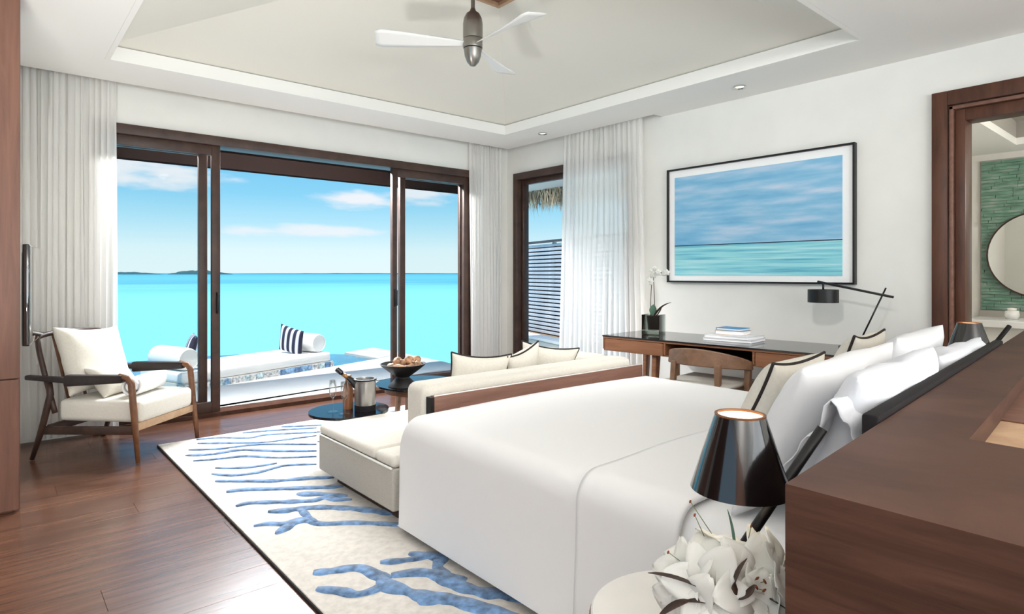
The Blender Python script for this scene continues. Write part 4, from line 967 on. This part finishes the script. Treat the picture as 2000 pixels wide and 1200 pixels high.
def blossom(p, r, rz_):
    vs = []; fs = []
    for k in range(5):
        a = 2*PI*k/5+PI/2
        for i in range(5):
            t = i/4; rr = r*t; ww = r*.42*math.sin(PI*min(.98, .1+.85*t)); c, s = math.cos(a), math.sin(a)
            vs += [(c*rr-s*ww, .25*r*t*t, s*rr+c*ww), (c*rr+s*ww, .25*r*t*t, s*rr-c*ww)]
        b0 = k*10
        for i in range(4): fs.append((b0+2*i, b0+2*i+1, b0+2*i+3, b0+2*i+2))
    addsolid(M().add(vs, fs, Matrix.Translation(p) @ Matrix.Rotation(rz_, 4, 'Z')).build('blossom', 'petal', orc, True))
for p, r, z_ in (((.0, -.01, .35), .034, .3), ((-.03, -.01, .375), .026, -.5), ((.015, -.01, .40), .022, .5), ((.055, -.015, .365), .032, .3), ((.10, -.015, .362), .030, -.2), ((.13, -.015, .365), .028, .2), ((-.022, -.01, .285), .032, -.3), ((-.03, -.01, .305), .024, .4)): blossom(Vector(p), r, z_)

# desk lamp
dlp = thing('desk_lamp', 'black adjustable desk lamp with drum shade', 'lamp', (4.36, 1.62, DH+.001))
M().lathe([(.001, 0), (.085, 0), (.085, .012), (.001, .014)], 32).build('base', 'black_metal', dlp, A)
M().tube([(4.385, 1.60, DH+.012), (4.43, 1.445, 1.105)], .0055, 10).build('rod', 'black_metal', dlp, True, world=True)
M().beam((4.385, 1.86, 1.142), (4.43, 1.40, 1.045), .012, .016).build('boom', 'black_metal', dlp, A, world=True)
M().tube([(4.385, 1.82, 1.138), (4.385, 1.82, 1.08)], .007, 8).build('drop_stem', 'black_metal', dlp, True, world=True)
M().lathe([(.001, 1.088), (.096, 1.088), (.098, 1.086), (.098, .998), (.094, .998), (.094, 1.08), (.001, 1.08)], 36, c=(4.385, 1.82, 0)).build('shade', 'black_metal', dlp, A, world=True)

# framed seascape
pf = thing('framed_picture', 'large framed seascape print with white mat on the right wall', 'picture', (4.60, 2.476, 1.12))
Y0p, Y1p, Z0p, Z1p = 1.696, 3.256, 1.12, 2.118; f_ = .014
fm = M(); 
for bx in ((Y0p, Y1p, Z0p, Z0p+f_), (Y0p, Y1p, Z1p-f_, Z1p), (Y0p, Y0p+f_, Z0p+f_, Z1p-f_), (Y1p-f_, Y1p, Z0p+f_, Z1p-f_)): fm.box(4.595, 4.638, bx[0], bx[1], bx[2], bx[3], .001, 1)
fm.build('frame', 'black_metal', pf, world=True)
M().box(4.618, 4.636, Y0p+f_, Y1p-f_, Z0p+f_, Z1p-f_).build('mat_board', 'paper', pf, world=True)
M().box(4.614, 4.6185, Y0p+.088, Y1p-.072, Z0p+.06, Z1p-.075).build('print', 'seascape_print', pf, world=True)

# ------------------------------------------------------------------ nightstands, lamps, lilies
def nightstand(label, x, y, r=.195, h=.50):
    t = thing('nightstand', label, 'table', (x, y, 0))
    M().lathe([(.001, h-.025), (r-.006, h-.025), (r, h-.02), (r, h-.004), (r-.004, h), (.001, h)], 56).build('top', 'marble', t, A)
    M().lathe([(r-.004, h-.030), (r+.003, h-.030), (r+.003, h-.012), (r-.004, h-.012), (r-.004, h-.03)], 56).build('rim_band', 'stool_wood', t, A)
    for k in range(3):
        a = R(40+120*k); M().beam((math.cos(a)*r*.6, math.sin(a)*r*.6, h-.03), (math.cos(a)*r*.85, math.sin(a)*r*.85, .001), .032, .032, .022, .022).build('leg', 'stool_wood', t, A)
nightstand('round white marble-topped nightstand beside the wooden console', 1.085, .72)
nightstand('round marble nightstand on the bathroom side of the bed', 3.52, .93, .19)
def bed_lamp(label, base, tip, shade_c, zb, zt, rb, rt):
    t = thing('table_lamp', label, 'lamp', base)
    M().lathe([(.001, 0), (.055, 0), (.055, .012), (.012, .016), (.001, .016)], 28).build('base', 'black_metal', t, A)
    M().tube([(base[0], base[1], base[2]+.012), tip], .0105, 12).build('arm', 'black_metal', t, True, world=True)
    b0, b1 = Vector((base[0], base[1], base[2]+.012)), Vector(tip); k = (zb-.02-b0.z)/(b1.z-b0.z); q = b0.lerp(b1, k)
    M().tube([q, (shade_c[0], shade_c[1], zb-.005), (shade_c[0], shade_c[1], zb+.05)], .006, 8).build('socket_arm', 'black_metal', t, True, world=True)
    sh_ = M().lathe([(rb, zb), (rt, zt), (rt-.003, zt), (rb-.003, zb), (rb, zb)], 56, c=(shade_c[0], shade_c[1], 0)).build('shade', 'black_lacquer', t, A, world=True)
    M().lathe([(rb-.0035, zb+.001), (rt-.0035, zt-.001), (rt-.0045, zt-.001), (rb-.0045, zb+.001), (rb-.0035, zb+.001)], 56, c=(shade_c[0], shade_c[1], 0)).build('shade_lining', 'shade_inner', sh_, A, world=True)
    M().lathe([(rt+.0006, zt-.003), (rt+.0006, zt+.0012), (rt-.005, zt+.0012), (rt-.005, zt-.003), (rt+.0006, zt-.003)], 56, c=(shade_c[0], shade_c[1], 0)).build('shade_rim', 'copper_rim', sh_, A, world=True)
    M().lathe([(.001, zb+.05), (.018, zb+.055), (.022, zb+.08), (.014, zb+.10), (.001, zb+.105)], 20, c=(shade_c[0], shade_c[1], 0)).build('bulb', 'bulb', t, True, world=True)
    light('POINT', 'bulb_light', (shade_c[0], shade_c[1], zb+.08), 1.3, color=(1, .92, .82), size=.02)
bed_lamp('glossy black cone-shaded lamp with slanted arm beside the lilies', (1.10, .70, .50), (1.285, .535, .885), (1.125, .625), .775, .922, .0945, .0475)
bed_lamp('black cone-shaded lamp on the bathroom side of the bed', (3.52, .92, .50), (3.82, .70, .94), (3.50, .79), .82, .967, .0945, .0475)

vz = thing('lily_vase', 'small clear glass vase of white lilies on the marble nightstand', 'vase', (1.005, .605, .50))
M().lathe([(.001, .001), (.042, .001), (.045, .02), (.04, .09), (.044, .11), (.041, .11), (.037, .09), (.041, .02), (.001, .008)], 28).build('glass', 'vase_glass', vz, True)
def petal_vf(L_, W_, ang, curl):
    vs = []; fs = []; n1 = 14; n2 = 6; ca, sa = math.cos(ang), math.sin(ang)
    for i in range(n1+1):
        s = i/n1; r = L_*(.10*s+.82*s**1.5)*(1+.1*curl); z = L_*(.95*s-.62*curl*s**2.4); w_ = W_*(math.sin(PI*min(.985, .10+.89*s**1.15))**.62)
        for j in range(n2+1):
            v = (j/n2-.5)*2; zz = z+abs(v)*w_*.28*(1-s*.8)+.002*math.sin(s*9+v*4)
            vs.append((r*ca-v*w_*sa, r*sa+v*w_*ca, zz))
    for i in range(n1):
        for j in range(n2): a = i*(n2+1)+j; fs.append((a, a+n2+1, a+n2+2, a+1))
    return vs, fs
pt_cache = {}
def lily(label, head, direction, L_=.078, curl=.9, leaves=(), seed=0, nst=5, pins=()):
    random.seed(seed)
    t = thing('lily', label, 'lily', (1.005, .605, .52), 0, 'white lilies in the glass vase'); o0 = Vector(t.location)
    h = Vector(head)-o0; d = Vector(direction).normalized(); q = d.to_track_quat('Z', 'Y').to_matrix().to_4x4(); mt = Matrix.Translation(h) @ q
    M().tube([(0, 0, 0), tuple(h*.5+Vector((0, 0, .02))), tuple(h-d*.01), tuple(h+d*.01)], [.003, .003, .0035, .006], 6).build('stem', 'stem_green', t, True)
    for k in range(6):
        vs, fs = petal_vf(L_*(1 if k % 2 else .94), L_*(.40 if k % 2 else .31), k*PI/3+random.uniform(-.12, .12), curl*random.uniform(.75, 1.15))
        addsolid(M().add(vs, fs, mt).build('petal', 'petal', t, True), .0012)
    def stam(s0, e1, dd):
        st = M().tube([s0, e1], .0008, 5).build('stamen', 'stem_green', t, True)
        M().tube([e1-dd, e1, e1+dd], [.0012, .0022, .0012], 6).build('anther', 'anther', st, True)
    for k in range(nst):
        a = k*2*PI/nst+.3; stam(mt @ Vector((0, 0, .01)), mt @ Vector((.010*math.cos(a), .010*math.sin(a), L_*.55)), (q @ Vector((-math.sin(a), math.cos(a), 0))).to_3d()*.004)
    for a, b_ in pins: stam(Vector(vp(*a))-o0, Vector(vp(*b_))-o0, Vector((.002, 0, .002)))
    for lf in leaves:
        p = [Vector(vp(*c))-o0 for c in lf[:3]]
        addsolid(M().add(*leafmesh(p[0], p[1], p[2], lf[3])).build('leaf', lf[4] if len(lf) > 4 else 'leaf_dark', t, True), .001)
VC = Vector((1.005, .605, 0))
FW = Vector((math.sin(R(40.5)), math.cos(R(40.5)), 0)); RTV = Vector((math.cos(R(40.5)), -math.sin(R(40.5)), 0))
def vp(r_, u_, f): p = VC+RTV*r_-FW*f; return (p.x, p.y, u_)
def vd(r_, u_, f): return RTV*r_+Vector((0, 0, u_))-FW*f
LL = [
 ('open white lily at the bottom of the bouquet facing the room', vp(.012, .612, .06), vd(.15, .3, 1), .090, 1.0, (), 5, ()),
 ('white lily drooping over the marble top with a folded dark leaf', vp(-.04, .622, .05), vd(-.8, .05, .6), .080, .8, ((( -.02, .640, .08), (-.06, .655, .09), (-.085, .650, .09), .007), ((-.075, .652, .09), (-.10, .648, .09), (-.128, .624, .09), .010)), 0, ()),
 ('white lily crowning the bouquet under the lampshade', vp(-.022, .660, .015), vd(-.3, 1, .45), .075, .95, (((.022, .70, .03), (.022, .74, .03), (.010, .782, .03), .007, 'leaf_green'),), 0, (((-.015, .735, .02), (-.053, .792, .02)), ((-.028, .73, .02), (-.045, .768, .02)))),
 ('white lily turned toward the wooden console', vp(.05, .655, .015), vd(.7, .6, .5), .080, .9, (), 3, (((.045, .72, .03), (.052, .752, .03)),)),
 ('white lily turned toward the bed with a long dark leaf', vp(-.045, .655, .03), vd(-.9, .45, .5), .072, .8, (((-.035, .655, .07), (-.09, .69, .08), (-.142, .694, .08), .008),), 0, (((-.08, .70, .05), (-.10, .715, .05)),)),
 ('broad white lily in the middle of the bouquet', vp(.03, .655, .05), vd(.3, .55, .9), .092, 1.0, (((.0, .66, .10), (-.015, .70, .11), (.018, .728, .10), .006), ((.0, .665, .11), (.012, .672, .12), (.026, .69, .11), .008)), 4, ()),
 ('white lily low on the console side of the vase', vp(.065, .625, .035), vd(.9, .1, .6), .080, .8, (((.06, .655, .09), (.085, .645, .09), (.108, .618, .09), .008),), 0, ()),
 ('half-hidden white lily at the back of the bouquet', vp(.02, .665, -.02), vd(.3, .9, -.2), .070, .6, (), 0, ()),
 ('tightly ruffled white lily below the crown of the bouquet', vp(-.03, .655, .055), vd(-.4, .5, .9), .080, .75, (), 0, ()),
 ('white lily peeking out under the slanted lamp arm', vp(.075, .66, .03), vd(.8, .45, .5), .080, .85, (), 3, ()),
]
for i, (lb, hd, dr_, L_, cu, lv, ns, pn) in enumerate(LL): lily(lb, hd, dr_, L_, cu, lv, i+4, ns, pn)
